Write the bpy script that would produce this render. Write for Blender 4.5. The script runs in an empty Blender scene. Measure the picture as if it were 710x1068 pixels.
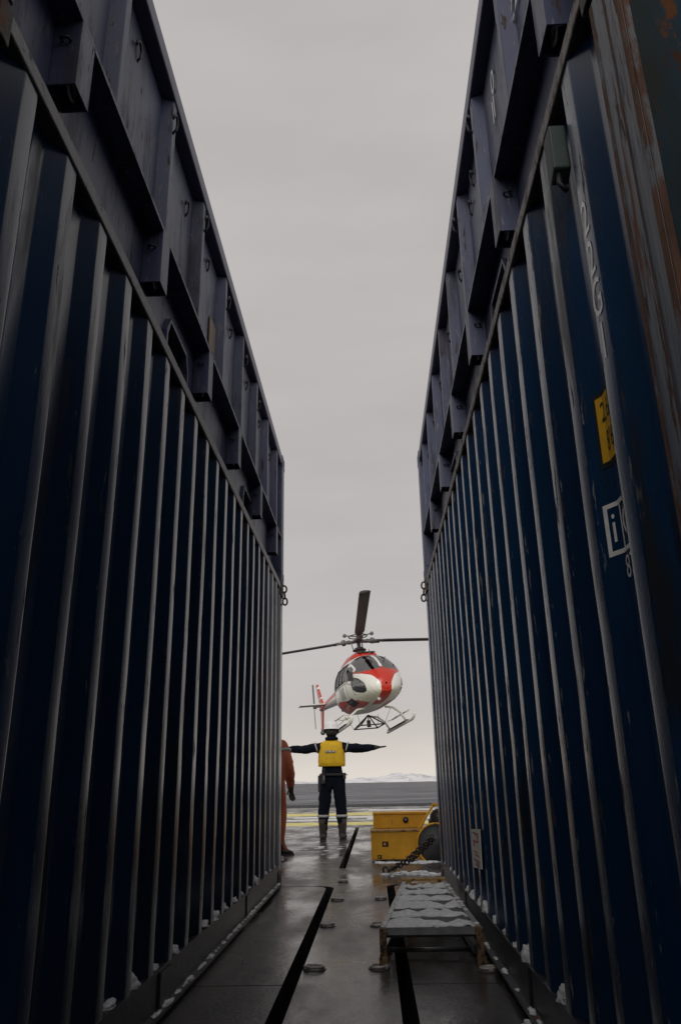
import bpy, bmesh, math, random
from mathutils import Vector, Matrix, noise
C = bpy.context; SC = C.scene; COL = SC.collection
R = math.radians
rnd = random.Random(7)

# ------------------------------------------------------------------ materials
def mat(name, base, rough=0.5, metal=0.0, spec=0.5, bump=0.0, bscale=30.0, var=0.0, vscale=4.0,
        spots=None, stretch=(1, 1, 1), coat=0.0, proud=None):
    """spots: list of (colour, scale, lo, hi, rough) procedural patches mixed over the base"""
    m = bpy.data.materials.new(name); m.use_nodes = True
    nt = m.node_tree; N = nt.nodes; L = nt.links
    b = N['Principled BSDF']
    b.inputs['Roughness'].default_value = rough
    b.inputs['Metallic'].default_value = metal
    b.inputs['Specular IOR Level'].default_value = spec
    if coat: b.inputs['Coat Weight'].default_value = coat; b.inputs['Coat Roughness'].default_value = .15
    tc = N.new('ShaderNodeTexCoord'); mp = N.new('ShaderNodeMapping')
    mp.inputs['Scale'].default_value = stretch
    L.new(tc.outputs['Object'], mp.inputs['Vector'])
    def nz(scale, detail=6, r=.6):
        n = N.new('ShaderNodeTexNoise'); n.inputs['Scale'].default_value = scale
        n.inputs['Detail'].default_value = detail; n.inputs['Roughness'].default_value = r
        L.new(mp.outputs['Vector'], n.inputs['Vector']); return n.outputs['Fac']
    col = N.new('ShaderNodeRGB'); col.outputs[0].default_value = (*base, 1); cur = col.outputs[0]
    if var:
        h = N.new('ShaderNodeHueSaturation'); L.new(cur, h.inputs['Color'])
        mr = N.new('ShaderNodeMapRange'); mr.inputs[1].default_value = .3; mr.inputs[2].default_value = .7
        mr.inputs[3].default_value = 1 - var; mr.inputs[4].default_value = 1 + var
        L.new(nz(vscale), mr.inputs[0]); L.new(mr.outputs[0], h.inputs['Value']); cur = h.outputs[0]
    rcur = None
    for (c2, sc2, lo, hi, r2) in (spots or []):
        mr = N.new('ShaderNodeMapRange'); mr.inputs[1].default_value = lo; mr.inputs[2].default_value = hi
        if proud and (c2, sc2, lo, hi, r2) in spots[:proud]:     # wear only where the fold stands proud (local depth < 14 mm)
            sx = N.new('ShaderNodeSeparateXYZ'); L.new(tc.outputs['Object'], sx.inputs[0])
            ab = N.new('ShaderNodeMath'); ab.operation = 'ABSOLUTE'; L.new(sx.outputs[0], ab.inputs[0])
            m2 = N.new('ShaderNodeMapRange'); m2.inputs[1].default_value = .020; m2.inputs[2].default_value = .012; m2.inputs[3].default_value = -.2; m2.inputs[4].default_value = 0; L.new(ab.outputs[0], m2.inputs[0])
            ad = N.new('ShaderNodeMath'); ad.operation = 'ADD'; L.new(nz(sc2, 8, .68), ad.inputs[0]); L.new(m2.outputs[0], ad.inputs[1]); L.new(ad.outputs[0], mr.inputs[0])
        else: L.new(nz(sc2, 8, .68), mr.inputs[0])
        mx = N.new('ShaderNodeMix'); mx.data_type = 'RGBA'; mx.inputs[7].default_value = (*c2, 1)
        L.new(mr.outputs[0], mx.inputs[0]); L.new(cur, mx.inputs[6]); cur = mx.outputs[2]
        mf = N.new('ShaderNodeMix'); mf.data_type = 'FLOAT'; mf.inputs[3].default_value = r2
        if rcur is None: mf.inputs[2].default_value = rough
        else: L.new(rcur, mf.inputs[2])
        L.new(mr.outputs[0], mf.inputs[0]); rcur = mf.outputs[0]
    L.new(cur, b.inputs['Base Color'])
    if rcur is not None: L.new(rcur, b.inputs['Roughness'])
    if bump:
        bp = N.new('ShaderNodeBump'); bp.inputs['Strength'].default_value = bump; bp.inputs['Distance'].default_value = .01
        L.new(nz(bscale), bp.inputs['Height']); L.new(bp.outputs[0], b.inputs['Normal'])
    return m
RUST = (.16, .055, .022); DRUST = (.06, .025, .014)
M = {}
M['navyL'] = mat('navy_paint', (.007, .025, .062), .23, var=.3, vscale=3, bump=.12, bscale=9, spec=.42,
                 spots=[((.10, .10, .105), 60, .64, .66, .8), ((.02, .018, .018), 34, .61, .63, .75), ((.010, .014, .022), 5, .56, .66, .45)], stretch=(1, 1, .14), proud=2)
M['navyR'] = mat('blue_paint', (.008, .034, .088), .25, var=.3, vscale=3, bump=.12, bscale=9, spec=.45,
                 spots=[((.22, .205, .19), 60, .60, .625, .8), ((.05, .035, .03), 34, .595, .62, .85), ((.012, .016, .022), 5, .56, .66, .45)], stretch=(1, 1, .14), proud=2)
M['purple'] = mat('ultramarine_paint', (.074, .086, .155), .42, var=.18, vscale=2, bump=.12, bscale=10, spec=.32,
                  spots=[((.045, .045, .07), 9, .52, .66, .6), ((.20, .19, .20), 46, .60, .63, .7), ((.07, .045, .035), 34, .60, .63, .85)], stretch=(1, 1, .16))
M['litWornL'] = mat('lit_worn_edge_paint', (.10, .098, .10), .45, var=.3, vscale=20, bump=.2, bscale=60,
                 spots=[((.045, .04, .04), 22, .58, .66, .7)])  # pale base has the rail's reflected light painted in; spots are wear
M['litWornR'] = mat('lit_scuffed_edge_paint', (.13, .115, .105), .5, var=.35, vscale=20, bump=.3, bscale=60,
                 spots=[((.07, .045, .032), 16, .50, .62, .8), ((.02, .018, .02), 40, .60, .66, .8)])  # reflected light painted into the pale base; brown patches are rust and scuffs
M['post'] = mat('rusting_post_paint', (.085, .105, .135), .45, var=.3, vscale=12, bump=.35, bscale=35,
                spots=[((.17, .16, .155), 9, .52, .60, .6), (RUST, 16, .565, .61, .85), ((.03, .05, .08), 24, .58, .61, .6), (DRUST, 40, .57, .61, .9)], stretch=(1, 1, .10))
M['rustedge'] = mat('rust_edge', (.10, .045, .025), .85, var=.4, vscale=30, bump=.6, bscale=60,
                    spots=[((.10, .11, .13), 18, .52, .60, .6)], stretch=(1, 1, .25))
M['endface'] = mat('shaded_rusting_teal_paint', (.012, .034, .052), .75, spec=.15, var=.3, vscale=8, bump=.3, bscale=30,
                   spots=[((.022, .028, .024), 6, .42, .60, .8), ((.020, .045, .10), 9, .56, .64, .7), ((.12, .045, .02), 16, .60, .65, .9), (DRUST, 25, .57, .64, .9)], stretch=(1, 1, .35))  # shade of the end face put into the dark base; rust patches are wear
M['casting'] = mat('casting_rust', (.05, .045, .04), .7, var=.4, vscale=30, bump=.6, bscale=40,
                   spots=[(RUST, 20, .5, .62, .9), ((.2, .17, .12), 30, .6, .68, .8)])
M['black'] = mat('black_rubber', (.012, .012, .013), .6, bump=.1)
M['slot'] = mat('slot_black', (.004, .004, .004), 1.0, spec=0.02)  # matte near-black surface at the bottom of the deck slots
M['hook'] = mat('hook_steel', (.02, .02, .03), .5)
M['white'] = mat('white_paint', (.62, .62, .60), .5, var=.1, vscale=30, spots=[((.2, .2, .2), 60, .60, .68, .6)])
M['lettering'] = mat('lettering_white', (.86, .85, .82), .32, var=.1, vscale=40, spots=[((.05, .06, .08), 70, .66, .70, .5)])
M['yellowsign'] = mat('sign_yellow', (.75, .42, .02), .5, var=.1, vscale=20)
M['tan'] = mat('faded_label', (.28, .21, .14), .6, var=.15, vscale=20)
M['redmark'] = mat('red_print', (.25, .02, .02), .5)
M['vent'] = mat('vent_plastic', (.035, .055, .055), .6, bump=.1)
M['snow'] = mat('snow', (.76, .77, .80), .7, bump=.9, bscale=90, var=.18, vscale=40)
M['steel'] = mat('galvanised_steel', (.30, .30, .30), .4, metal=.6, var=.2, vscale=25, bump=.1)
M['alu'] = mat('dull_aluminium', (.26, .26, .27), .45, metal=.5, var=.2, vscale=20)
M['chain'] = mat('dark_chain_steel', (.06, .05, .045), .5, metal=.5, var=.3, vscale=40, spots=[(RUST, 30, .58, .64, .9)])
M['ringm'] = mat('worn_ring_steel', (.42, .40, .38), .45, metal=.3, var=.3, vscale=40, spots=[(RUST, 30, .6, .66, .9)])
M['machine'] = mat('machine_yellow', (.64, .31, .010), .5, var=.15, vscale=6, bump=.15, bscale=20,
                   spots=[((.25, .13, .03), 9, .62, .70, .7), ((.10, .06, .03), 35, .66, .70, .8)])
M['machine_dark'] = mat('machine_grey', (.045, .048, .052), .45, var=.2)
M['rustyfoot'] = mat('rusty_foot', (.13, .075, .035), .7, var=.4, vscale=30, spots=[((.02, .018, .016), 34, .50, .56, .9), ((.34, .19, .05), 50, .58, .62, .7)])
M['worn_yellow'] = mat('worn_yellow', (.40, .23, .06), .6, var=.4, vscale=30, spots=[(DRUST, 30, .5, .6, .9)])
# people
M['navycloth'] = mat('navy_cloth', (.006, .008, .015), .9, spec=.12, bump=.3, bscale=40, var=.3, vscale=12)
M['orange'] = mat('orange_cloth', (.27, .06, .02), .8, bump=.4, bscale=40, var=.25, vscale=10)
M['vest'] = mat('yellow_cloth', (.72, .44, .01), .7, bump=.3, bscale=30, var=.12, vscale=14)
M['skin'] = mat('skin', (.40, .24, .17), .6)
M['hair'] = mat('dark_hair', (.015, .012, .01), .7)
M['glove'] = mat('dark_glove', (.03, .026, .02), .8)
M['boot'] = mat('boot_leather', (.035, .026, .022), .6, var=.2)
M['reflect'] = mat('reflective_tape', (.42, .42, .40), .5)
M['helmet'] = mat('helmet_white', (.86, .86, .86), .3)
M['tape_grey'] = mat('grey_patch', (.20, .22, .22), .6)
# helicopter
M['hwhite'] = mat('aircraft_white', (.82, .82, .77), .3, coat=.3)
M['hred'] = mat('aircraft_red', (.56, .030, .012), .3, coat=.3)
M['hdred'] = mat('aircraft_dark_red', (.30, .03, .035), .4)
M['hgrey'] = mat('aircraft_grey', (.16, .16, .16), .5, metal=.3)
M['hdark'] = mat('aircraft_dark', (.03, .03, .032), .5)
M['blade'] = mat('rotor_blade', (.045, .038, .038), .5)
M['seatm'] = mat('seat_cloth', (.07, .07, .08), .8)
def glassmat():
    m = bpy.data.materials.new('tinted_glass'); m.use_nodes = True; nt = m.node_tree; N = nt.nodes; L = nt.links
    for n in list(N): N.remove(n)
    o = N.new('ShaderNodeOutputMaterial'); mx = N.new('ShaderNodeMixShader'); t = N.new('ShaderNodeBsdfTransparent')
    g = N.new('ShaderNodeBsdfGlossy'); lw = N.new('ShaderNodeFresnel'); lw.inputs[0].default_value = 3.0
    t.inputs[0].default_value = (.92, .92, .92, 1); g.inputs['Roughness'].default_value = .03; g.inputs[0].default_value = (.9, .9, .9, 1)
    L.new(lw.outputs[0], mx.inputs[0]); L.new(t.outputs[0], mx.inputs[1]); L.new(g.outputs[0], mx.inputs[2]); L.new(mx.outputs[0], o.inputs[0])
    return m
M['glass'] = glassmat()

def deckmat(name, base, wet=.55, snowy=0.0, green=False):
    m = bpy.data.materials.new(name); m.use_nodes = True; nt = m.node_tree; N = nt.nodes; L = nt.links
    b = N['Principled BSDF']; tc = N.new('ShaderNodeTexCoord')
    def nz(scale, st=(1, 1, 1), detail=8, r=.62):
        mp = N.new('ShaderNodeMapping'); mp.inputs['Scale'].default_value = st; L.new(tc.outputs['Object'], mp.inputs['Vector'])
        n = N.new('ShaderNodeTexNoise'); n.inputs['Scale'].default_value = scale; n.inputs['Detail'].default_value = detail
        n.inputs['Roughness'].default_value = r; L.new(mp.outputs[0], n.inputs['Vector']); return n.outputs['Fac']
    def mr(src, lo, hi, a, c):
        k = N.new('ShaderNodeMapRange'); k.inputs[1].default_value = lo; k.inputs[2].default_value = hi
        k.inputs[3].default_value = a; k.inputs[4].default_value = c; L.new(src, k.inputs[0]); return k.outputs[0]
    def mix(f, a, c):
        k = N.new('ShaderNodeMix'); k.data_type = 'RGBA'; L.new(f, k.inputs[0])
        if isinstance(a, tuple): k.inputs[6].default_value = (*a, 1)
        else: L.new(a, k.inputs[6])
        if isinstance(c, tuple): k.inputs[7].default_value = (*c, 1)
        else: L.new(c, k.inputs[7])
        return k.outputs[2]
    d = tuple(x * .55 for x in base)
    c = mix(mr(nz(2.2, (1, .5, 1)), .35, .65, 0, 1), base, d)
    c = mix(mr(nz(90), .60, .66, 0, .7), c, tuple(x * 2.4 for x in base))
    c = mix(mr(nz(7, (3, .25, 1), 8, .7), .60, .66, 0, .55), c, tuple(x * 2.0 for x in base))   # drag marks along the deck
    c = mix(mr(nz(3.1, (1, 1, 1), 8, .7), .60, .63, 0, .8), c, tuple(x * .35 for x in base))   # standing wet patches
    c = mix(mr(nz(1.3, (1, .6, 1)), .60, .72, 0, .5), c, (.075, .045, .032))       # rusty stain
    if snowy: c = mix(mr(nz(2.6, (.55, 1.6, 1), 8, .7), .60 - snowy, .66 - snowy, 0, .75), c, (.50, .50, .52))
    L.new(c, b.inputs['Base Color'])
    w = nz(1.7, (1, .45, 1), 6, .6)
    L.new(mr(w, .36, .62, .11, wet * .82), b.inputs['Roughness'])
    b.inputs['Specular IOR Level'].default_value = .5
    bp = N.new('ShaderNodeBump'); bp.inputs['Distance'].default_value = .004; L.new(mr(w, .4, .6, .15, .7), bp.inputs['Strength'])
    L.new(nz(45, (1, 1, 1), 5), bp.inputs['Height'])
    bp2 = N.new('ShaderNodeBump'); bp2.inputs['Distance'].default_value = .02; bp2.inputs['Strength'].default_value = .25
    L.new(nz(3, (1, 1, 1), 3), bp2.inputs['Height']); L.new(bp.outputs[0], bp2.inputs['Normal']); L.new(bp2.outputs[0], b.inputs['Normal'])
    return m
M['deck'] = deckmat('wet_deck_paint', (.047, .044, .044))
M['deckfar'] = deckmat('helideck_paint', (.075, .078, .068), .6, .03)
M['deckmid'] = deckmat('icy_deck_paint', (.055, .050, .048), .55, .05)
M['yline'] = mat('yellow_line', (.72, .64, .22), .6, var=.2, vscale=3)
M['wline'] = mat('white_line', (.70, .70, .68), .6, var=.25, vscale=3)

# ------------------------------------------------------------------ helpers
def tag(o, label=None, cat=None, group=None, kind=None):
    if label: o['label'] = label
    if cat: o['category'] = cat
    if group: o['group'] = group
    if kind: o['kind'] = kind
    return o
def empty(name, loc=(0, 0, 0), rot=(0, 0, 0)):
    o = bpy.data.objects.new(name, None); COL.objects.link(o); o.location = loc; o.rotation_euler = rot
    o.empty_display_size = .2
    return o
class MB:
    def __init__(s): s.v = []; s.f = []; s.mi = []; s.sm = []; s.cur = 0; s.smooth = False
    def add(s, vs, fs):
        n = len(s.v); s.v += [tuple(v) for v in vs]
        for f in fs: s.f.append(tuple(i + n for i in f)); s.mi.append(s.cur); s.sm.append(s.smooth)
    def box(s, x0, y0, z0, x1, y1, z1):
        s.add([(x0, y0, z0), (x1, y0, z0), (x1, y1, z0), (x0, y1, z0), (x0, y0, z1), (x1, y0, z1), (x1, y1, z1), (x0, y1, z1)],
              [(0, 3, 2, 1), (4, 5, 6, 7), (0, 1, 5, 4), (1, 2, 6, 5), (2, 3, 7, 6), (3, 0, 4, 7)])
    def tube(s, pts, r, n=8, caps=True):
        pts = [Vector(p) for p in pts]; rs = r if isinstance(r, (list, tuple)) else [r] * len(pts)
        ring = []; up = None
        for i, p in enumerate(pts):
            d = (pts[min(i + 1, len(pts) - 1)] - pts[max(i - 1, 0)]).normalized()
            if up is None: up = Vector((0, 0, 1)) if abs(d.z) < .9 else Vector((1, 0, 0))
            a = d.cross(up).normalized(); bb = a.cross(d).normalized(); up = bb
            ring.append([p + (a * math.cos(t) + bb * math.sin(t)) * rs[i] for t in [2 * math.pi * k / n for k in range(n)]])
        vs = [v for q in ring for v in q]; fs = []
        for i in range(len(pts) - 1):
            for k in range(n): fs.append((i * n + k, i * n + (k + 1) % n, (i + 1) * n + (k + 1) % n, (i + 1) * n + k))
        if caps: fs.append(tuple(range(n))[::-1]); fs.append(tuple((len(pts) - 1) * n + k for k in range(n)))
        sv = s.smooth; s.smooth = True; s.add(vs, fs); s.smooth = sv
    def cyl(s, c, axis, r, h, n=20, r2=None):
        c = Vector(c); ax = Vector(axis).normalized(); s.tube([c - ax * h / 2, c + ax * h / 2], [r, r if r2 is None else r2], n)
    def torus(s, c, axis, Rr, r, n=18, m=6, squash=1.0, dirv=None):
        c = Vector(c); ax = Vector(axis).normalized()
        a = Vector(dirv).normalized() if dirv else ax.orthogonal().normalized(); bb = ax.cross(a)
        vs = []; fs = []
        for i in range(n):
            t = 2 * math.pi * i / n; e = (a * math.cos(t) * squash + bb * math.sin(t)); en = (a * math.cos(t) + bb * math.sin(t))
            for k in range(m):
                q = 2 * math.pi * k / m; vs.append(c + e * Rr + en * r * math.cos(q) + ax * r * math.sin(q))
        for i in range(n):
            for k in range(m): fs.append((i * m + k, i * m + (k + 1) % m, ((i + 1) % n) * m + (k + 1) % m, ((i + 1) % n) * m + k))
        sv = s.smooth; s.smooth = True; s.add(vs, fs); s.smooth = sv
    def prism(s, poly, axis, a, b):
        """poly: 2d points in the plane normal to axis ('x': (y,z); 'y': (x,z); 'z': (x,y))"""
        def P(p, t): return {'x': (t, p[0], p[1]), 'y': (p[0], t, p[1]), 'z': (p[0], p[1], t)}[axis]
        n = len(poly); vs = [P(p, a) for p in poly] + [P(p, b) for p in poly]
        s.add(vs, [tuple(range(n)), tuple(range(n, 2 * n))[::-1]] + [(i, (i + 1) % n, n + (i + 1) % n, n + i) for i in range(n)])
    def ball(s, c, r, n=12, m=8, zs=1.0):
        vs = []; fs = []
        for j in range(m + 1):
            ph = math.pi * j / m
            for i in range(n):
                t = 2 * math.pi * i / n; vs.append((c[0] + r * math.sin(ph) * math.cos(t), c[1] + r * math.sin(ph) * math.sin(t), c[2] + r * zs * math.cos(ph)))
        for j in range(m):
            for i in range(n): fs.append((j * n + i, (j + 1) * n + i, (j + 1) * n + (i + 1) % n, j * n + (i + 1) % n))
        sv = s.smooth; s.smooth = True; s.add(vs, fs); s.smooth = sv
    def build(s, name, mats, parent=None, xf=None, bevel=0, weld=True):
        me = bpy.data.meshes.new(name)
        vs = [tuple(xf(v)) for v in s.v] if xf else s.v
        me.from_pydata(vs, [], s.f)
        if not isinstance(mats, (list, tuple)): mats = [mats]
        for m in mats: me.materials.append(m)
        for p, mi, sm in zip(me.polygons, s.mi, s.sm): p.material_index = mi; p.use_smooth = sm
        bm = bmesh.new(); bm.from_mesh(me)
        if weld: bmesh.ops.remove_doubles(bm, verts=bm.verts, dist=1e-5)
        bmesh.ops.recalc_face_normals(bm, faces=bm.faces); bm.to_mesh(me); bm.free()
        o = bpy.data.objects.new(name, me); COL.objects.link(o)
        if parent: o.parent = parent
        if bevel:
            md = o.modifiers.new('bevel', 'BEVEL'); md.width = bevel; md.segments = 2; md.limit_method = 'ANGLE'; md.angle_limit = R(40)
        return o

def text_tris(txt, size, sx=1.0):
    cu = bpy.data.curves.new('t', 'FONT'); cu.body = txt; cu.size = size; cu.align_x = 'CENTER'; cu.align_y = 'CENTER'; cu.resolution_u = 4
    ob = bpy.data.objects.new('t', cu); COL.objects.link(ob); dg = C.evaluated_depsgraph_get()
    me = bpy.data.meshes.new_from_object(ob.evaluated_get(dg)); bm = bmesh.new(); bm.from_mesh(me)
    bmesh.ops.triangulate(bm, faces=bm.faces); bmesh.ops.subdivide_edges(bm, edges=bm.edges, cuts=2, use_grid_fill=True)
    bmesh.ops.triangulate(bm, faces=bm.faces)
    vs = [(v.co.x * sx, v.co.y) for v in bm.verts]; bm.verts.index_update(); fs = [tuple(v.index for v in f.verts) for f in bm.faces]
    bm.free(); COL.objects.unlink(ob); bpy.data.objects.remove(ob); bpy.data.curves.remove(cu)
    return vs, fs

# ------------------------------------------------------------------ containers
YN, YF = 1.13, 7.12; LEN = YF - YN; WID = 2.438; HL = 2.591; HU = 1.30
PITCH = .2755
def profile(phase):
    """breakpoints (y, depth) of the corrugation with rounded corners; outer flats centred on phase + k * PITCH"""
    pts = []
    y0, y1 = .15, LEN - .15; k0 = int(math.floor((y0 - phase) / PITCH)) - 1
    raw = []
    for k in range(k0, k0 + 30):
        c = phase + k * PITCH
        raw += [(c - .036, 0), (c + .036, 0), (c + .1025, .036), (c + .173, .036)]
    D = .005; out = []
    for i in range(1, len(raw) - 1):
        a, b, c = Vector(raw[i - 1]), Vector(raw[i]), Vector(raw[i + 1])
        if not (y0 + .01 < b.x < y1 - .01): continue
        p = b + (a - b).normalized() * D; q = b + (c - b).normalized() * D; m = (p + q + b * 2) / 4
        out += [tuple(p), tuple(m), tuple(q)]
    def dep(y):
        for i in range(len(raw) - 1):
            if raw[i][0] <= y <= raw[i + 1][0]:
                t = (y - raw[i][0]) / (raw[i + 1][0] - raw[i][0]); return raw[i][1] * (1 - t) + raw[i + 1][1] * t
        return 0
    out = [(y0, dep(y0))] + out + [(y1, dep(y1))]
    return out, dep
def dent(y, z, seed):
    n = noise.noise(Vector((y * 1.1, z * .9, seed))) * .0045 + noise.noise(Vector((y * 5, z * 2.2, seed + 5))) * .0022
    k = noise.noise(Vector((y * 4.1, 3.3, seed)))       # kinks around hip height, as knocked by cargo
    n += .007 * max(0, k) * math.exp(-((z - (.95 + .35 * noise.noise(Vector((y * 3, 9, seed))))) / .07) ** 2)
    return n
def lower_container(name, sgn, side, phase, body, edge, postm, endm, seed, label, grp):
    root = empty(name, (sgn * side, YN, 0)); tag(root, label, 'shipping container', grp)
    X = lambda v: (sgn * v[0], v[1], v[2])
    prof, dep = profile(phase)
    # aisle side corrugated panel
    b = MB(); b.smooth = True
    zs = [.17 + (2.54 - .17) * i / 40 for i in range(41)]
    vs = [(u + .004 + dent(y, z, seed) * min(1, (2.54 - z) * 6, (z - .165) * 8), y, z) for z in zs for (y, u) in prof]
    n = len(prof); b.add(vs, [(j * n + i, j * n + i + 1, (j + 1) * n + i + 1, (j + 1) * n + i) for j in range(40) for i in range(n - 1)])
    sp = b.build('side_panel', M[body], root, X)
    # far side, ends, roof, floor
    b = MB(); b.box(WID - .03, .15, .17, WID - .005, LEN - .15, 2.53); b.build('outer_side_panel', M[body], root, X)
    b = MB(); b.box(.005, .005, 2.535, WID - .005, LEN - .005, 2.570); b.build('roof', M[body], root, X)
    b = MB(); b.box(.06, .1, .05, WID - .06, LEN - .1, .16); b.build('floor', M[body], root, X)
    b = MB()
    for i in range(8):
        x0 = .12 + i * (WID - .24) / 8; w = (WID - .24) / 8
        b.box(x0, LEN - .045, .17, x0 + w * .5, LEN - .02, 2.53); b.box(x0 + w * .5, LEN - .07, .17, x0 + w, LEN - .046, 2.53)
    b.build('far_end_panel', M[body], root, X)
    # doors on the near end, with locking rods
    b = MB(); mid = WID / 2
    for (x0, x1) in ((.13, mid - .005), (mid + .005, WID - .13)):
        b2 = MB(); b2.box(x0, .04, .17, x1, .085, 2.47)
        for k in range(4): z0 = .25 + k * .56; b2.box(x0 + .08, .025, z0, x1 - .08, .04, z0 + .4)
        d = b2.build('door', M[endm], root, X, bevel=.004)
        for xr in (x0 + .27, x1 - .27):
            r = MB(); r.tube([(xr, .005, .12), (xr, .005, 2.52)], .017, 10); r.box(xr - .05, -.012, 1.0, xr + .25, .0, 1.03)
            r.build('locking_rod', M['steel'], d, X)
    # frame
    for (px, py, mm) in ((0, 0, postm), (0, LEN - .15, body), (WID - .13, 0, postm), (WID - .13, LEN - .15, body)):
        b = MB()
        if py == 0 and px == 0:
            b.cur = 0; b.box(.0, .0, .13, .13, .148, 2.46)
            q = b.build('corner_post', [M[mm]], root, X, bevel=.008)
            e = MB(); e.box(-.003, .002, .14, .006, .014, 2.45); e.box(-.002, .134, .14, .006, .147, 2.45); e.box(.004, -.003, .14, .018, .004, 2.45)
            e.box(-.0022, .070, .14, .001, .073, 2.45)
            if sgn > 0:
                e.build('weld_edge', M['rustedge'], q, X)
                e = MB(); e.box(.019, -.002, .14, .131, -.0003, 2.45); e.build('end_shade_plate', M[endm], q, X)  # thin plate added over the post end to paint it as shaded
            if sgn > 0:
                g = MB(); g.box(.132, .004, .14, .30, .018, 2.45); g.build('door_seal_plate', M[endm], q, X)
        else:
            b.box(px, py, .13, px + .13, py + .15, 2.46); b.build('corner_post', M[mm], root, X, bevel=.006)
    # top rail: light rolled edge whose lower lip hangs over the corrugation
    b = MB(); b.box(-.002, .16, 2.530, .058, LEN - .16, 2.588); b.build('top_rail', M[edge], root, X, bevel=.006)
    b = MB(); b.box(WID - .06, .16, 2.534, WID, LEN - .16, 2.585); b.build('top_rail', M[body], root, X)
    for y0 in (0, LEN - .08): b = MB(); b.box(.17, y0, 2.478, WID - .17, y0 + .08, 2.586); b.build('end_header', M[body], root, X)
    # bottom rail: channel with lower flange
    b = MB(); b.box(.004, .16, .035, .012, LEN - .16, .168); b.box(-.0, .16, .160, .05, LEN - .16, .170); b.box(-.028, .16, .028, .05, LEN - .16, .040)
    for y in (2.10, 4.15): b.box(-.004, y, .041, .004, y + .16, .155)
    b.build('bottom_rail', M['bottomrail' if sgn > 0 else 'bottomrail2'], root, X)
    b = MB(); b.box(WID - .05, .16, .03, WID, LEN - .16, .17); b.build('bottom_rail', M[body], root, X)
    # corner castings with oval holes modelled as recesses
    for cx in (0, WID - .165):
        for cy in (0, LEN - .178):
            for cz in (0.0, HL - .118):
                b = MB(); x0, x1, y0, y1, z0, z1 = cx - .006, cx + .165, cy - .006, cy + .184, cz + .002, cz + .118
                if cx: x0, x1 = cx, cx + .171
                xo, xi = (x0, x1) if cx == 0 else (x1, x0); s = 1 if cx == 0 else -1
                # shell made of strips around a side hole
                ym = (y0 + y1) / 2; zm = (z0 + z1) / 2
                b.box(min(xo, xi), y0, z0, max(xo, xi), ym - .035, z1); b.box(min(xo, xi), ym + .035, z0, max(xo, xi), y1, z1)
                b.box(min(xo, xi), ym - .035, z0, max(xo, xi), ym + .035, zm - .026); b.box(min(xo, xi), ym - .035, zm + .026, max(xo, xi), ym + .035, z1)
                b.box(min(xo + s * .05, xi), ym - .035, zm - .026, max(xo + s * .05, xi), ym + .035, zm + .026)
                b.build('corner_casting', M['casting'], root, X, bevel=.004)
    return root, X, dep
M['bottomrail'] = mat('rail_paint', (.016, .022, .034), .4, var=.4, vscale=8, bump=.3, bscale=30, spots=[((.12, .10, .09), 14, .60, .66, .7), (RUST, 12, .62, .68, .9)], stretch=(1, .5, 1))
M['bottomrail2'] = mat('rail_paint_worn', (.022, .024, .030), .4, var=.4, vscale=8, bump=.3, bscale=30, spots=[((.16, .16, .16), 16, .60, .66, .6)], stretch=(1, .5, 1))

AL, BR = .82, .54
cl, XL, depL = lower_container('shipping_container', -1, AL, 1.733 - YN, 'navyL', 'litWornL', 'navyL', 'navyL', 3.1,
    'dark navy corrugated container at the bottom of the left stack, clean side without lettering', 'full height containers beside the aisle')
cr, XR, depR = lower_container('shipping_container', 1, BR, 1.506 - YN, 'navyR', 'litWornR', 'post', 'endface', 8.7,
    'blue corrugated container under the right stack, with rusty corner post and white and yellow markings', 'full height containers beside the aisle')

def decal(mb, vs, fs, y, z, dep, ys=1.0, off=.0016):
    """flat 2d shape (reading direction towards -Y on the right wall) pressed onto the corrugation"""
    out = []
    for (a, bb) in vs:
        yy = y - a * ys; zz = z + bb; hz = (2.54 - .17) / 40; j0 = int((zz - .17) / hz); t_ = (zz - .17) / hz - j0
        dn = dent(yy, .17 + j0 * hz, 8.7) * (1 - t_) + dent(yy, .17 + (j0 + 1) * hz, 8.7) * t_
        out.append((dep(yy) + .004 + dn - off, yy, zz))
    mb.add(out, fs)
def rect2(w, h, nx=14, ny=3):
    vs = [(-w / 2 + w * i / nx, -h / 2 + h * j / ny) for j in range(ny + 1) for i in range(nx + 1)]
    return vs, [(j * (nx + 1) + i, j * (nx + 1) + i + 1, (j + 1) * (nx + 1) + i + 1, (j + 1) * (nx + 1) + i) for j in range(ny) for i in range(nx)]
# size code, one character under the other
b = MB(); zc = [2.070, 1.955, 1.845, 1.735]
for ch, z in zip('22G1', zc):
    v, f = text_tris(ch, .135, .66); decal(b, v, f, 1.512 - YN, z, depR)
b.build('size_code_lettering', M['lettering'], cr, XR)
b = MB(); v, f = rect2(.162, .195, 30, 6); decal(b, v, f, 1.626 - YN, 1.600, depR, off=.0014); hs = b.build('height_sign', M['black'], cr, XR)
b = MB(); v, f = rect2(.146, .168, 30, 6); decal(b, v, f, 1.626 - YN, 1.600, depR, off=.0024); b.build('sign_face', M['yellowsign'], hs, XR)
b = MB()
for t, z, yy in (('2,6', 1.640, 1.662), ("8'6", 1.562, 1.656)):
    v, f = text_tris(t, .074, .56); decal(b, v, f, yy - YN, z, depR, off=.0034)
b.build('sign_lettering', M['black'], hs, XR)
b = MB()
def fr(w, h, cx, cz, t):
    for (dx, dz, ww, hh) in ((0, h / 2 - t / 2, w, t), (0, -h / 2 + t / 2, w, t), (-w / 2 + t / 2, 0, t, h - 2 * t), (w / 2 - t / 2, 0, t, h - 2 * t)):
        v, f = rect2(ww, hh, 30 if ww > .05 else 3, 4); decal(b, v, f, cx - dx, cz + dz, depR)
fr(.172, .125, 1.632 - YN, 1.352, .011)
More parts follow.
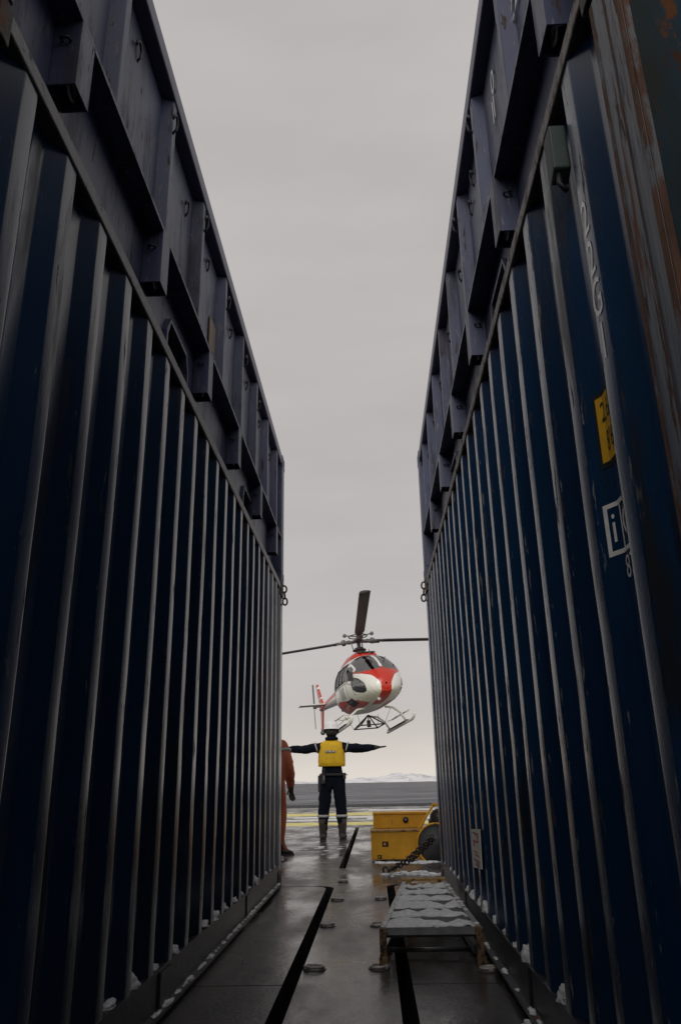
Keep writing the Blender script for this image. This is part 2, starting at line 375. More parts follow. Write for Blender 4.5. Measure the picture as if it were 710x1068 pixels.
v, f = rect2(.008, .103, 3, 4); decal(b, v, f, 1.665 - YN, 1.352, depR)
for t, yy in (('i', 1.694), ('C', 1.632)):
    v, f = text_tris(t, .105, .75); decal(b, v, f, yy - YN, 1.352, depR)
v, f = text_tris('87', .075, .8); decal(b, v, f, 1.648 - YN, 1.252, depR)
b.build('railway_code_marking', M['lettering'], cr, XR)
# ventilator box near the top
b = MB(); yv = 1.625 - YN; b.prism([(yv - .03, 2.45), (yv + .034, 2.45), (yv + .034, 2.32), (yv + .01, 2.285), (yv - .03, 2.31)], 'x', -.026, .02)
vn = b.build('ventilator', M['vent'], cr, XR, bevel=.005)
b = MB(); b.tube([(-.01, yv - .01, 2.31), (-.014, yv - .02, 2.265), (.002, yv - .02, 2.24)], .007, 6); b.build('drain_spout', M['black'], vn, XR)
# low white sign with red print
b = MB(); b.prism([(4.26 - YN, .575), (4.62 - YN, .555), (4.64 - YN, .36), (4.28 - YN, .385)], 'x', -.012, -.008); ls = b.build('paper_placard', M['white'], cr, XR)
b = MB()
def strip(y0, y1, z0, z1): b.box(-.0145, y0 - YN, z0, -.0125, y1 - YN, z1)
strip(4.34, 4.56, .54, .548); strip(4.34, 4.37, .505, .54); strip(4.36, 4.55, .50, .508); strip(4.52, 4.55, .475, .50); strip(4.34, 4.58, .405, .414)
strip(4.36, 4.50, .383, .397); strip(4.40, 4.55, .45, .455); strip(4.36, 4.50, .435, .44)
b.build('red_print', M['redmark'], ls, XR)

# ------------------------------------------------------------------ half height containers on top
def upper_container(name, sgn, side, ribs, pockets, hooks, forks, label, grp):
    root = empty(name, (sgn * side, YN, HL)); tag(root, label, 'shipping container', grp)
    X = lambda v: (sgn * v[0], v[1], v[2])
    ZL, ZT = .445, 1.205; RC = .085; RP = .058; mp = M['purple']
    # base plate with fork pockets (openings are real holes)
    b = MB(); edges = [.02]
    for f in forks: edges += [f - .19, f + .19]
    edges.append(LEN - .02)
    for i in range(0, len(edges) - 1, 2): b.box(RC, edges[i], .004, RC + .012, edges[i + 1], ZL)
    for f in forks:
        b.box(RC, f - .19, .27, RC + .012, f + .19, ZL)
        b.prism([(f - .19, .27), (f - .19, .19), (f - .15, .27)], 'x', RC, RC + .012); b.prism([(f + .19, .27), (f + .19, .19), (f + .15, .27)], 'x', RC, RC + .012)
    b.build('base_plate', mp, root, X)
    for f in forks:
        b = MB(); a0 = [(f - .21, .004), (f - .21, .20), (f - .155, .29), (f + .155, .29), (f + .21, .20), (f + .21, .004)]
        a1 = [(f - .19, .004), (f - .19, .19), (f - .15, .27), (f + .15, .27), (f + .19, .19), (f + .19, .004)]
        for i in range(5):
            q = [a0[i], a0[i + 1], a1[i + 1], a1[i]]; b.prism(q, 'x', RC - .022, RC - .002)
        b.box(RC + .013, f - .2, .0045, RC + .9, f - .192, .27); b.box(RC + .013, f + .192, .0045, RC + .9, f + .2, .27); b.box(RC + .5, f - .19, .0045, RC + .51, f + .19, .27)
        b.box(RC + .013, f - .192, .272, RC + .9, f + .192, .28)
        b.build('fork_pocket', mp, root, X)
    # ledge, recessed panel, ribs, top rail
    b = MB(); b.box(0, .02, ZL, RC + .012, LEN - .02, ZL + .012); b.box(0, .02, ZL + .012, .006, LEN - .02, ZL + .018); b.build('ledge', mp, root, X)
    b = MB(); b.smooth = True
    ny = 60; nzz = 6; vs = []
    for j in range(nzz + 1):
        for i in range(ny + 1):
            y = .03 + (LEN - .06) * i / ny; z = ZL + .012 + (ZT - ZL - .012) * j / nzz
            vs.append((RP + noise.noise(Vector((y * 1.7, z * 2, sgn * 4))) * .006, y, z))
    b.add(vs, [(j * (ny + 1) + i, j * (ny + 1) + i + 1, (j + 1) * (ny + 1) + i + 1, (j + 1) * (ny + 1) + i) for j in range(nzz) for i in range(ny)])
    b.build('side_panel', mp, root, X)
    for y in ribs:
        b = MB(); b.prism([(.004, y - .026), (.004, y + .026), (RP + .004, y + .050), (RP + .004, y - .050)], 'z', ZL + .013, ZT - .002)
        b.build('rib', mp, root, X, bevel=.004)
    b = MB(); b.box(-.004, .02, ZT, RP + .03, LEN - .02, HU); b.build('top_rail', M['toprail'], root, X, bevel=.008)
    # stake pockets: hollow tubes open at the bottom
    for y in pockets:
        b = MB(); w = .052; t = .006; z0, z1 = .19, ZL - .002
        b.box(.0, y - w, z0, t, y + w, z1); b.box(RC - t - .002, y - w, z0, RC - .002, y + w, z1)
        b.box(t, y - w, z0, RC - t - .002, y - w + t, z1); b.box(t, y + w - t, z0, RC - t - .002, y + w, z1)
        q = b.build('stake_pocket', mp, root, X)
        b = MB(); b.torus((RC * .5, y + .02, z0 + .05), (1, 0, 0), .028, .005, 14, 6); b.box(.03, y - .045, z0 + .03, .06, y - .02, z0 + .10); b.build('lashing_eye_glint', M['helmet'], q, X)  # eye and block coloured white to paint the glint inside the pocket
        b = MB(); b.tube([(.03, y - w - .001, .36), (.03, y - w - .02, .355), (.055, y - w - .02, .355), (.055, y - w - .001, .36)], .005, 6); b.build('staple', M['hook'], q, X)
    # hooks
    for (y, z) in hooks:
        onrib = any(abs(y - r) < .055 for r in ribs); u = 0.0 if onrib else RP
        b = MB(); b.tube([(u + .004, y + .030, z - .052), (u - .012, y + .030, z - .03), (u - .016, y + .028, z + .0), (u - .017, y + .014, z + .017), (u - .017, y - .006, z + .016), (u - .016, y - .022, z + .0), (u - .012, y - .024, z - .022)], .0058, 6)
        b.build('lashing_hook', M['hook'], root, X)
    # rest of the box
    b = MB(); b.box(WID - .05, .02, .004, WID, LEN - .02, HU); b.build('outer_side_panel', mp, root, X)
    b = MB(); b.box(RC + .03, LEN - .06, .01, WID - .06, LEN - .01, HU - .02); b.build('far_end_panel', mp, root, X)
    b = MB(); b.box(RC + .03, .01, .01, WID - .06, .06, HU - .02); b.build('near_end_panel', mp, root, X)
    b = MB(); b.box(RC + .03, .07, .30, WID - .06, LEN - .07, .36); b.build('floor', mp, root, X)
    for cy in (0, LEN - .16):
        b = MB(); b.box(-.006, cy - .004, .12, .12, cy + .164, HU - .02); b.build('corner_post', mp, root, X, bevel=.006)
        for cz in (.003, HU - .112):
            b = MB(); b.box(-.010, cy - .01, cz, .165, cy + .17, cz + .115)
            c = b.build('corner_casting', mp, root, X, bevel=.005)
            b = MB(); b.cyl((-.0085, cy + .08, cz + .057), (1, 0, 0), .03, .006, 14); b.build('casting_hole', M['black'], c, X)
    return root, X
M['toprail'] = mat('top_rail_paint', (.09, .09, .15), .45, var=.2, vscale=8, bump=.1)
ribsL = [y - YN for y in (2.03, 2.69, 3.34, 4.0, 4.66, 5.33, 5.98, 6.63)]
ribsR = [y - YN for y in (2.10, 2.75, 3.38, 4.04, 4.67, 5.31, 5.96, 6.60)]
hl = [(y - YN, z - HL - .0) for y, z in ((1.9, 3.72), (2.27, 3.66), (2.64, 3.66), (3.13, 3.62), (3.32, 3.68), (3.64, 3.66), (3.99, 3.64), (4.38, 3.68), (4.68, 3.64), (5.06, 3.66), (5.32, 3.62), (5.72, 3.66), (6.05, 3.63), (6.4, 3.66), (6.75, 3.63))]
hr = [(y - YN, z - HL) for y, z in ((1.8, 3.7), (2.74, 3.68), (3.10, 3.70), (3.22, 3.62), (3.42, 3.68), (3.75, 3.6), (4.12, 3.68), (4.45, 3.63), (4.80, 3.66), (5.1, 3.62), (5.42, 3.66), (5.75, 3.62), (6.1, 3.66), (6.45, 3.63))]
cu1, XU1 = upper_container('half_height_container', -1, AL, ribsL, [y - YN for y in (1.73, 2.68, 3.64, 4.60, 5.62, 6.64)], hl, [3.20 - YN, 5.35 - YN],
    'ribbed half height container on top of the left stack, without white digits', 'half height containers on top of the stacks')
cu2, XU2 = upper_container('half_height_container', 1, BR, ribsR, [y - YN for y in (1.62, 2.46, 3.36, 4.24, 5.14, 6.1)], hr, [2.86 - YN, 4.85 - YN],
    'ribbed half height container on top of the right stack, white painted digits on its panels', 'half height containers on top of the stacks')
b = MB(); b.box(.048, 3.78 - YN, .60, .0535, 3.93 - YN, .80); b.build('faded_label', M['tan'], cu1, XU1)
b = MB()
for t, y, z in (('0', 2.47, 1.00), ('II', 2.50, .88), ('22', 2.02, .88)):
    v, f = text_tris(t, .17 if t != '22' else .2, .8); o = .0485
    b.add([(o, y - YN - p[0], z + p[1]) for p in v], f)
b.build('number_lettering', M['lettering'], cu2, XU2)

# ------------------------------------------------------------------ deck
def struct(o, kind='structure'): o['kind'] = kind; return o
b = MB(); b.box(-9, -6, -.14, 9, 28.4, -.10); struct(b.build('deck_base', M['slot']))
b = MB(); Z0, Z1 = -.10, 0
def rc(cx, cy, r, a0, a1, n=6): return [(cx + r * math.cos(R(a0 + (a1 - a0) * i / n)), cy + r * math.sin(R(a0 + (a1 - a0) * i / n))) for i in range(n + 1)]
# hatch cover left / right, each in two panels with a narrow joint
b = MB(); b.prism([(-6, 3.745), (-.422, 3.745)] + rc(-.422 - .14, 7.02 - .14, .14, 0, 90) + [(-6, 7.02)], 'z', Z0, Z1); b.prism([(-6, -5), (-.422, -5), (-.422, 3.735), (-6, 3.735)], 'z', Z0, Z1)
struct(b.build('hatch_cover', M['deck']))
b = MB(); b.prism([(6, 3.745), (6, 7.06)] + rc(.135 + .12, 7.06 - .12, .12, 90, 180) + [(.135, 3.745)], 'z', Z0, Z1); b.prism([(.135, -5), (6, -5), (6, 3.735), (.135, 3.735)], 'z', Z0, Z1)
struct(b.build('hatch_cover', M['deck']))
b = MB(); b.prism([(-.358, -5), (.073, -5), (.073, 6.95)] + rc(.073 + .13, 6.95, .13, 180, 90)[1:] + [(6, 7.08), (6, 8.4), (-6, 8.4), (-6, 7.045)] + rc(-.358 - .16, 7.045 - .16, .16, 90, 0), 'z', Z0, Z1)
struct(b.build('deck', M['deck']))
b = MB()
for (x0, x1, y0, y1) in ((-9, -.385, 8.4, 15.7), (-.315, 9, 8.4, 15.7)): b.box(x0, y0, Z0, x1, y1, Z1)
b.box(-9, -6, Z0, -6, 8.4, Z1); b.box(6, -6, Z0, 9, 8.4, Z1)
struct(b.build('deck', M['deckmid']))
b = MB(); b.box(-9, 15.7, Z0, 9, 28.4, Z1); struct(b.build('helideck', M['deckfar']))
b = MB(); b.box(-9, 16.6, .0, 9, 17.7, .004); b.box(-9, 21.3, .0, 9, 23.0, .004); struct(b.build('deck_marking', M['yline']))
b = MB(); b.box(-3, 18.6, .0, -.7, 19.2, .004); b.box(-2, 19.9, 0, -.2, 20.7, .004); b.box(-.2, 18.8, 0, 3, 20.9, .0045); b.box(-.2, 24.4, 0, 1.8, 25.4, .004); struct(b.build('deck_marking', M['wline']))
# unseen wall added behind the viewer to block light and darken the aisle
b = MB(); b.box(-9, -3.3, 0.002, 9, -3.0, 4.3); struct(b.build('light_blocker_wall', M['machine_dark']))
# ship's side below the deck edge
b = MB(); b.box(-9, -6, -8.5, 9, 28.35, -.15); struct(b.build('ship_hull', M['machine_dark']))
# safety net frame along the deck edge
t = empty('safety_net', (0, 28.5, 0)); tag(t, 'dark low safety net frame along the far edge of the landing deck', 'safety net')
b = MB()
for k in range(10): b.box(-9 + k * 2 - .03, 0, -.06, -9 + k * 2 + .03, 1.2, .02)
b.build('bracket', M['machine_dark'], t)
b = MB(); b.box(-9, -.05, .0, 9, .05, .05); b.box(-9, 1.15, .0, 9, 1.2, .05); b.build('kerb_bar', M['machine_dark'], t)
b = MB()
for k in range(90): b.tube([(-9 + k * .2, .05, .01), (-9 + k * .2 + .15, 1.16, .03)], .006, 4)
b.build('net', M['machine_dark'], t)

# lashing rings set in the deck
def lash_ring(x, y, r, ang, label):
    root = empty('lashing_ring', (x, y, 0), (0, 0, R(ang))); tag(root, label, 'lashing ring', 'lashing rings set in the deck')
    b = MB(); b.tube([(0, 0, .001), (0, 0, .004)], [r * 1.30, r * 1.25], 24); b.build('base_plate', M['deckring'], root)
    b = MB(); b.torus((.0, .0, .0125), (.07, .05, 1), r, .0062, 22, 8); b.build('ring', M['ringm'], root)
    b = MB(); b.box(-r - .010, -.012, .004, -r + .010, .012, .021); b.build('lug', M['ringm'], root, bevel=.004)
M['deckring'] = mat('ring_pot_steel', (.10, .09, .085), .4, var=.3, vscale=30)
for a in ((-.304, 4.03, .042, 20, 'nearest steel lashing ring on the central strip, beside the left black joint'),
          (-.005, 4.03, .040, 150, 'steel lashing ring at the near left foot of the snowy ladder'),
          (-.310, 5.15, .040, 70, 'second nearest lashing ring along the left black joint'),
          (-.007, 5.13, .038, 200, 'lashing ring beside the middle of the left rail of the snowy ladder'),
          (-.297, 6.21, .040, 10, 'lashing ring beside the rounded corner of the left hatch cover'),
          (.019, 6.23, .038, 40, 'lashing ring beside the far end of the snowy ladder'),
          (.487, 3.97, .036, 100, 'lashing ring close against the base of the right container'),
          (-.30, 7.30, .038, 60, 'farthest lashing ring, just past the left container corner')): lash_ring(*a)

# ------------------------------------------------------------------ snow
def blob(mb, c, r, seed, n=14, m=8, flat=.6, sx=1, sy=1):
    vs = []; fs = []
    for j in range(m + 1):
        ph = math.pi * .5 * j / m
        for i in range(n):
            t = 2 * math.pi * i / n; d = Vector((math.sin(ph) * math.cos(t), math.sin(ph) * math.sin(t), math.cos(ph)))
            k = 1 + .55 * noise.noise(d * 1.8 + Vector((seed, seed * 2, 0))) + .25 * noise.noise(d * 5 + Vector((seed, 3, 0)))
            vs.append((c[0] + d.x * r * k * sx, c[1] + d.y * r * k * sy, c[2] + d.z * r * k * flat))
    for j in range(m):
        for i in range(n): fs.append((j * n + i, (j + 1) * n + i, (j + 1) * n + (i + 1) % n, j * n + (i + 1) % n))
    mb.smooth = True; mb.add(vs, fs)
b = MB()
for k in range(4, 22):                        # little drifts in the valleys on the bottom rails
    yc = 1.733 + PITCH * (k - .5); s = rnd.uniform(.5, 1.25)
    if k > 16: s *= .6
    if rnd.random() < .85: blob(b, (-AL - .022, yc + rnd.uniform(-.03, .03), .171), .040 * s, k * 1.7, flat=rnd.uniform(.6, 1.4), sx=.7, sy=1.4)
for k in range(5, 22):
    yc = 1.506 + PITCH * (k - .5); s = rnd.uniform(.6, 1.3)
    if k > 14: s *= .6
    if rnd.random() < .9: blob(b, (BR + .020, yc + rnd.uniform(-.03, .03), .171), .038 * s, k * 2.7 + 50, flat=rnd.uniform(.6, 1.4), sx=.7, sy=1.3)
tag(b.build('snow', M['snow']), 'small snow drifts caught between corrugations on the bottom rails', 'snow', kind='stuff')
b = MB(); y = 3.0
while y < 7.0:                                # strip along the foot of the left stack
    blob(b, (-AL + .014, y, .040), rnd.uniform(.005, .019), y * 9, flat=.5, sx=.8, sy=3.0); y += rnd.uniform(.03, .16)
y = 2.9
while y < 4.6:
    blob(b, (BR - .012, y, .040), rnd.uniform(.008, .018), y * 9 + 4, flat=.5, sx=.8, sy=2.5); y += rnd.uniform(.08, .35)
for (x, yy, r) in ((.50, 2.98, .05), (.515, 3.12, .035), (-.79, 2.75, .03)): blob(b, (x, yy, .0), r, yy * 7)
for i in range(26):                           # clumps by the chain and behind it
    x = rnd.gauss(.42, .10); yy = rnd.gauss(7.75, .16); blob(b, (x, yy, 0), rnd.uniform(.012, .045), i * 3.3, flat=.5, sx=1.5)
for i in range(14): blob(b, (.10 + rnd.gauss(0, .05), 7.78 + rnd.gauss(0, .05), 0), rnd.uniform(.01, .03), i * 4.1 + 9, flat=.5, sx=1.4)
for i in range(60): blob(b, (rnd.uniform(0, .65), 8.86 + rnd.gauss(0, .05), 0), rnd.uniform(.008, .032), i * 1.3 + 30, flat=.45, sx=1.8)
for i in range(150):
    xq = rnd.uniform(-1.6, .9)
    if -.46 < xq < -.24: continue
    blob(b, (xq, rnd.uniform(9.2, 15.5), 0), rnd.uniform(.006, .022), i * 2.3 + 70, n=8, m=4, flat=.25, sx=2.8, sy=1.8)
tag(b.build('snow', M['snow']), 'loose trodden snow on the wet deck and at the container feet', 'snow', kind='stuff')

# ------------------------------------------------------------------ step ladder lying on the deck
t = empty('step_ladder', (0, 0, 0)); tag(t, 'snow covered aluminium step ladder lying flat against the right container', 'ladder')
YA, YB = 4.07, 5.86
def lx(y, s):                                  # rail x at y
    k = (y - YA) / (YB - YA); return (.018 + .17 * k) if s < 0 else (.468 - .012 * k)
for s in (-1, 1):
    b = MB(); x0 = lx(YA, s); x1 = lx(YB, s); w = .013
    b.prism([(x0 - w, YA), (x0 + w, YA), (x1 + w, YB), (x1 - w, YB)], 'z', .118, .162); b.build('side_rail', M['alu'], t)
    b = MB(); b.prism([(x0 - w + .004, YA + .2), (x0 + w + .004, YA + .2), (x1 + w, YB - .05), (x1 - w, YB - .05)], 'z', .012, .05); b.build('rear_rail', M['alu'], t)
    b = MB(); b.box(x0 - .018, YA - .045, .001, x0 + .016, YA - .004, .166); b.box(x0 - .022, YA - .055, .0005, x0 + .020, YA - .046, .05); b.build('foot', M['rustyfoot'], t, bevel=.004)
ys = [YA + .01, YA + .29, YA + .57, YA + .85, YA + 1.13, YA + 1.41]
for y in ys:
    b = MB(); b.box(lx(y, -1) + .014, y, .128, lx(y, 1) - .014, y + .075, .155); b.box(lx(y, -1) + .014, y - .001, .1555, lx(y, 1) - .014, y + .006, .160)
    b.box(lx(y, -1) + .014, y + .03, .112, lx(y, 1) - .014, y + .036, .1275)
    b.build('tread', M['alu'], t)
b = MB(); b.tube([(lx(YA, -1) + .02, YA + .21, .03), (lx(YA, 1) - .02, YA + .21, .03)], .011, 8); b.build('rear_bar', M['steel'], t)
b = MB(); b.tube([(lx(YB, -1), YB - .5, .03), (lx(YB, 1) - .01, YB - .5, .03)], .011, 8); b.build('rear_bar', M['steel'], t)
b = MB(); b.box(lx(YB, -1) - .02, YB - .02, .09, lx(YB, 1) + .016, YB + .10, .175); b.box(lx(YB, -1) + .05, YB - .16, .10, lx(YB, 1) - .05, YB - .021, .165); b.build('top_cap', M['worn_yellow'], t, bevel=.004)
b = MB(); b.smooth = True                      # snow sheets over the treads
for i, y in enumerate(ys):
    y0 = y + .016; nx = 40; rows = 9; x0, x1 = lx(y, -1) + .004, lx(y, 1) - .004; L0 = .245 if i else .20; grid = []
    for j in range(rows + 1):
        for q in range(nx + 1):
            fx = q / nx; v = j / rows
            ln = L0 * (.80 + .75 * noise.noise(Vector((fx * 2.3 + i * 1.7, i * 5.3, 0))) + .16 * noise.noise(Vector((fx * 14, i * 5.3, 2))))
            ln = min(.262, max(.05, ln))
            ln *= (1.0, .8, 1.12, .92, 1.05, .75)[i] * (.9 + .25 * fx)
            h = .020 * math.sin(math.pi * min(1, max(0, v * .94 + .06))) ** .45 + .014 * noise.noise(Vector((fx * 6, i * 3 + v * 2.2, 1)))
            e = min(1, fx * 14, (1 - fx) * 14)
            grid.append((x0 + (x1 - x0) * fx, y0 + ln * v, .152 + max(0, h) * e - (.018 if j == rows else 0)))
    n0 = nx + 1; b.add(grid, [(j * n0 + q, j * n0 + q + 1, (j + 1) * n0 + q + 1, (j + 1) * n0 + q) for j in range(rows) for q in range(nx)])
for i in range(46):                            # crumbs on rails and treads
    yq = rnd.uniform(YA, YB); sgn_ = rnd.choice((-1, 1)); xq = lx(yq, sgn_) if rnd.random() < .45 else rnd.uniform(lx(yq, -1) + .03, lx(yq, 1) - .03)
    blob(b, (xq, yq, .160), rnd.uniform(.006, .017), i * 1.9 + 400, n=8, m=4, flat=.6, sx=1.2)
o = b.build('snow', M['snow']); md = o.modifiers.new('s', 'SOLIDIFY'); md.thickness = .006; md.offset = -1
tag(o, 'lumpy snow lying across the treads of the ladder', 'snow', kind='stuff')

# ------------------------------------------------------------------ chains
def chain(name, pts, link, wire, label, cat='chain', grp=None, m=None):
    root = empty(name, pts[0][0]); tag(root, label, cat, grp); o0 = Vector(pts[0][0])
    mb = MB()
    for strand in pts:
        strand = [Vector(p) for p in strand]; seg = []
        tot = sum((strand[i + 1] - strand[i]).length for i in range(len(strand) - 1)); n = max(2, int(tot / link)); d = 0
        for k in range(n):
            tt = (k + .5) / n * tot; acc = 0
            for i in range(len(strand) - 1):
                l = (strand[i + 1] - strand[i]).length
                if acc + l >= tt or i == len(strand) - 2:
                    dv = (strand[i + 1] - strand[i]).normalized(); p = strand[i] + dv * (tt - acc); break
                acc += l
            side = dv.cross(Vector((0, 0, 1))); side = side.normalized() if side.length > .1 else Vector((1, 0, 0))
            ax = side if k % 2 else dv.cross(side).normalized()
            mb.torus(p - o0, ax, link * .42, wire, 14, 6, squash=1.55, dirv=dv)
    mb.build('links', m or M['chain'], root)
    return root
r_ = chain('lashing_chain', [[(.10, 7.80, .03), (.28, 7.60, .15), (.50, 7.30, .36)], [(.115, 7.84, .03), (.31, 7.66, .125), (.51, 7.34, .325)]], .040, .0062, 'rusty twin lashing chain running from deck ring up to the right container corner')
b = MB(); b.torus((-.02, .02, .0), (1, 1, .3), .035, .010); b.box(-.05, -.02, -.03, .02, .06, -.018); b.build('hook', M['chain'], r_)
b = MB(); b.tube([(.0, .0, .0), (.09, -.09, .055)], .014, 8); b.build('turnbuckle', M['chain'], r_)
def corner_lock(sgn, side, label):
    chain('hanging_chain', [[(sgn * (side - .012), 7.135, 2.60), (sgn * (side - .022), 7.14, 2.42)]], .052, .0085, label, 'chain', 'short chains hanging at the container corners', M['chain'])
corner_lock(-1, AL, 'short dark chain hanging at the far top corner of the lower left container')
corner_lock(1, BR, 'short dark chain hanging at the far top corner of the lower right container')

# ------------------------------------------------------------------ yellow deck machine
t = empty('deck_winch', (0, 9, 0)); tag(t, 'yellow deck winch with boxy chassis standing behind the right container stack', 'deck winch')
b = MB(); b.box(-.058, .0, .02, 1.5, .42, .305); b.build('chassis', M['machine'], t, bevel=.008)
b = MB(); b.box(-.065, -.012, .296, 1.5, .43, .316); b.build('top_plate', M['worn_yellow2'] if 'worn_yellow2' in M else M['worn_yellow'], t, bevel=.004)
b = MB(); b.prism([(-.03, .317), (.52, .317), (.60, .475), (-.03, .475)], 'y', .30, .85); hb = b.build('housing', M['machine'], t, bevel=.006)
b = MB(); b.box(.028, .288, .32, .040, .299, .473); b.box(-.035, .285, .465, .60, .32, .483); b.build('housing_edge', M['machine'], hb)
b = MB(); b.cyl((.335, .294, .402), (0, 1, 0), .032, .02, 20); pt = b.build('port', M['black'], hb)
b = MB(); b.cyl((.335, .281, .402), (0, 1, 0), .010, .006, 12); b.build('port_bolt', M['steel'], pt)
b = MB(); b.prism([(.455, .317), (.485, .317), (.66, .56), (.63, .56)], 'y', .10, .16); b.prism([(.63, .545), (1.4, .545), (1.4, .575), (.63, .575)], 'y', .10, .16); b.build('brace_frame', M['machine'], t, bevel=.003)
b = MB(); b.cyl((.70, .24, .42), (0, 1, 0), .085, .2, 20); b.box(.60, .2, .33, .95, .45, .40)
for k in range(5): b.torus((.70, .16 + k * .035, .42), (0, 1, 0), .088, .006)
b.build('motor', M['machine_dark'], t)
b = MB(); b.cyl((.64, -.02, .17), (0, 1, 0), .20, .035, 40); wg = b.build('drum_guard', M['machine_dark'], t)
b = MB(); b.torus((.64, -.035, .17), (0, 1, 0), .205, .011, 40, 6); b.build('guard_rim', M['machine'], wg)
for (x, z, w, h) in ((.095, .175, .034, .026), (.03, .05, .022, .018)):
    b = MB(); b.box(x - w, -.004, z - h, x + w, .01, z + h); b.build('lifting_slot', M['black'], t)
    b = MB(); b.box(x - w * .5, -.012, z - h * .4, x + w * .1, -.0045, z + h * .5); b.build('slot_lug', M['machine'], t)
b = MB(); b.box(0, .03, .0, .1, .4, .02); b.box(1.3, .03, .0, 1.4, .4, .02); b.box(.3, .03, .0, .4, .4, .02); b.build('skid_foot', M['machine_dark'], t)

# ------------------------------------------------------------------ people
def skin_obj(name, J, E, root_i, mats, pick, parent, lvl=2):
    me = bpy.data.meshes.new(name); me.from_pydata([j[0] for j in J], E, [])
    o = bpy.data.objects.new(name, me); COL.objects.link(o)
    md = o.modifiers.new('skin', 'SKIN'); md.use_smooth_shade = True; md.branch_smoothing = .6
    for i, j in enumerate(J):
        sv = me.skin_vertices[0].data[i]; sv.radius = j[1] if isinstance(j[1], tuple) else (j[1], j[1]); sv.use_root = (i == root_i)
    s = o.modifiers.new('sub', 'SUBSURF'); s.levels = lvl; s.render_levels = lvl
    dg = C.evaluated_depsgraph_get(); me2 = bpy.data.meshes.new_from_object(o.evaluated_get(dg)); me2.name = name
    o.modifiers.clear(); o.data = me2; bpy.data.meshes.remove(me)
    me2.materials.clear()
    for m in mats: me2.materials.append(m)
    for p in me2.polygons: p.use_smooth = True; p.material_index = pick(p.center)
    if parent: o.parent = parent
    return o
def person(loc, rz, label, arms, suit, spread=.145, glove=None, grp=None, hair=False, boots='boot', bulk=1.0, boot_top=.30, leg=1.0):
    root = empty('person', loc, (0, 0, rz)); tag(root, label, 'person', grp)
    J = []; E = []
    def j(p, r): J.append((p, r)); return len(J) - 1
    def e(a, c): E.append((a, c))
    k = bulk
    pel = j((0, 0, .86), (.185 * k, .130 * k)); wa = j((0, 0, 1.02), (.182 * k, .125 * k)); ch = j((0, 0, 1.22), (.190 * k, .125 * k)); up = j((0, -.005, 1.36), (.14 * k, .09 * k))
    ne = j((0, 0, 1.45), .058); h0 = j((0, .012, 1.52), (.068, .078)); h1 = j((0, .018, 1.60), (.076, .092)); h2 = j((0, .012, 1.67), (.055, .065))
    for a, c in ((pel, wa), (wa, ch), (ch, up), (up, ne), (ne, h0), (h0, h1), (h1, h2)): e(a, c)
    for s in (-1, 1):
        hp = j((s * .10, 0, .76), .108 * k); kn = j((s * (spread - .015), .012, .47), .088 * k); ca = j((s * spread, -.012, .33), .082 * k); an = j((s * (spread + .002), 0, .12), .054 * k)
        ft = j((s * (spread + .02), .13, .045), .038)
        for a, c in ((pel, hp), (hp, kn), (kn, ca), (ca, an), (an, ft)): e(a, c)
        A = arms[s]                              # shoulder, elbow, wrist, hand direction
        sh = j(A[0], .072 * k); up_ = j(tuple((Vector(A[0]) * .5 + Vector(A[1]) * .5)), .070 * k); el = j(A[1], .062 * k); fo = j(tuple((Vector(A[1]) * .45 + Vector(A[2]) * .55)), .062 * k); wr = j(A[2], .048)
        d = Vector(A[3]).normalized(); side = Vector(A[4]).normalized(); pa = j(tuple(Vector(A[2]) + d * .05), (.036, .026)); pb = j(tuple(Vector(A[2]) + d * .085), (.040, .022))
        for a, c in ((up, sh), (sh, up_), (up_, el), (el, fo), (fo, wr), (wr, pa), (pa, pb)): e(a, c)
        pal = d.cross(side)
        for q, (o_, ln) in enumerate(((-.034, .075), (-.012, .088), (.012, .084), (.034, .066))):
            f0 = Vector(A[2]) + d * .092 + side * o_; curl = A[5]
            f1 = f0 + (d * (1 - curl * .3) + pal * curl * .4).normalized() * ln * .5; f2 = f1 + (d * (1 - curl) + pal * curl).normalized() * ln * .5
            i1 = j(tuple(f0), .0125); i2 = j(tuple(f1), .012); i3 = j(tuple(f2), .010); e(pb, i1); e(i1, i2); e(i2, i3)
        t0 = Vector(A[2]) + d * .035 - side * .034; t1 = t0 + (d - side * .9).normalized() * .035; t2 = t1 + (d - side * .25).normalized() * .03
        i1 = j(tuple(t0), .011); i2 = j(tuple(t1), .010); i3 = j(tuple(t2), .008); e(pa, i1); e(i1, i2); e(i2, i3)
    hands = [Vector(arms[s][2]) for s in (-1, 1)]; hd = [Vector(arms[s][3]).normalized() for s in (-1, 1)]
    def pick(c):
        if c.z > 1.44 and abs(c.x) < .13: return 1
        for w, d in zip(hands, hd):
            t = (c - w).dot(d)
            if -.01 < t < .26 and ((c - w) - d * t).length < .075: return 2
        return 0
    body = skin_obj('body', J, E, pel, [M[suit], M['skin'], M[glove] if glove else M['skin']], pick, root)
    # small cloth folds
    for v in body.data.vertices:
        if v.co.z < 1.40:
            n = noise.noise(Vector((v.co.x * 9, v.co.y * 9, v.co.z * 16))) * .015 + noise.noise(Vector((v.co.x * 20, v.co.y * 20, v.co.z * 38))) * .007
            if all((v.co - w).dot(d) < -.01 for w, d in zip(hands, hd)) or v.co.z < .8 and abs(v.co.x) < .2: v.co += v.normal * n
    # ears, nose, eyes, mouth
    b = MB()
    for s in (-1, 1): b.ball((s * .078, .012, 1.585), .016, 8, 6, 1.7)
    b.build('ear', M['skin'], body)
    b = MB(); b.prism([(-.012, 1.56), (.012, 1.56), (.005, 1.605), (-.005, 1.605)], 'y', .085, .122); b.build('nose', M['skin'], body, bevel=.004)
    for s in (-1, 1): b = MB(); b.ball((s * .03, .096, 1.605), .010, 8, 6); b.build('eye', M['hair'], body)
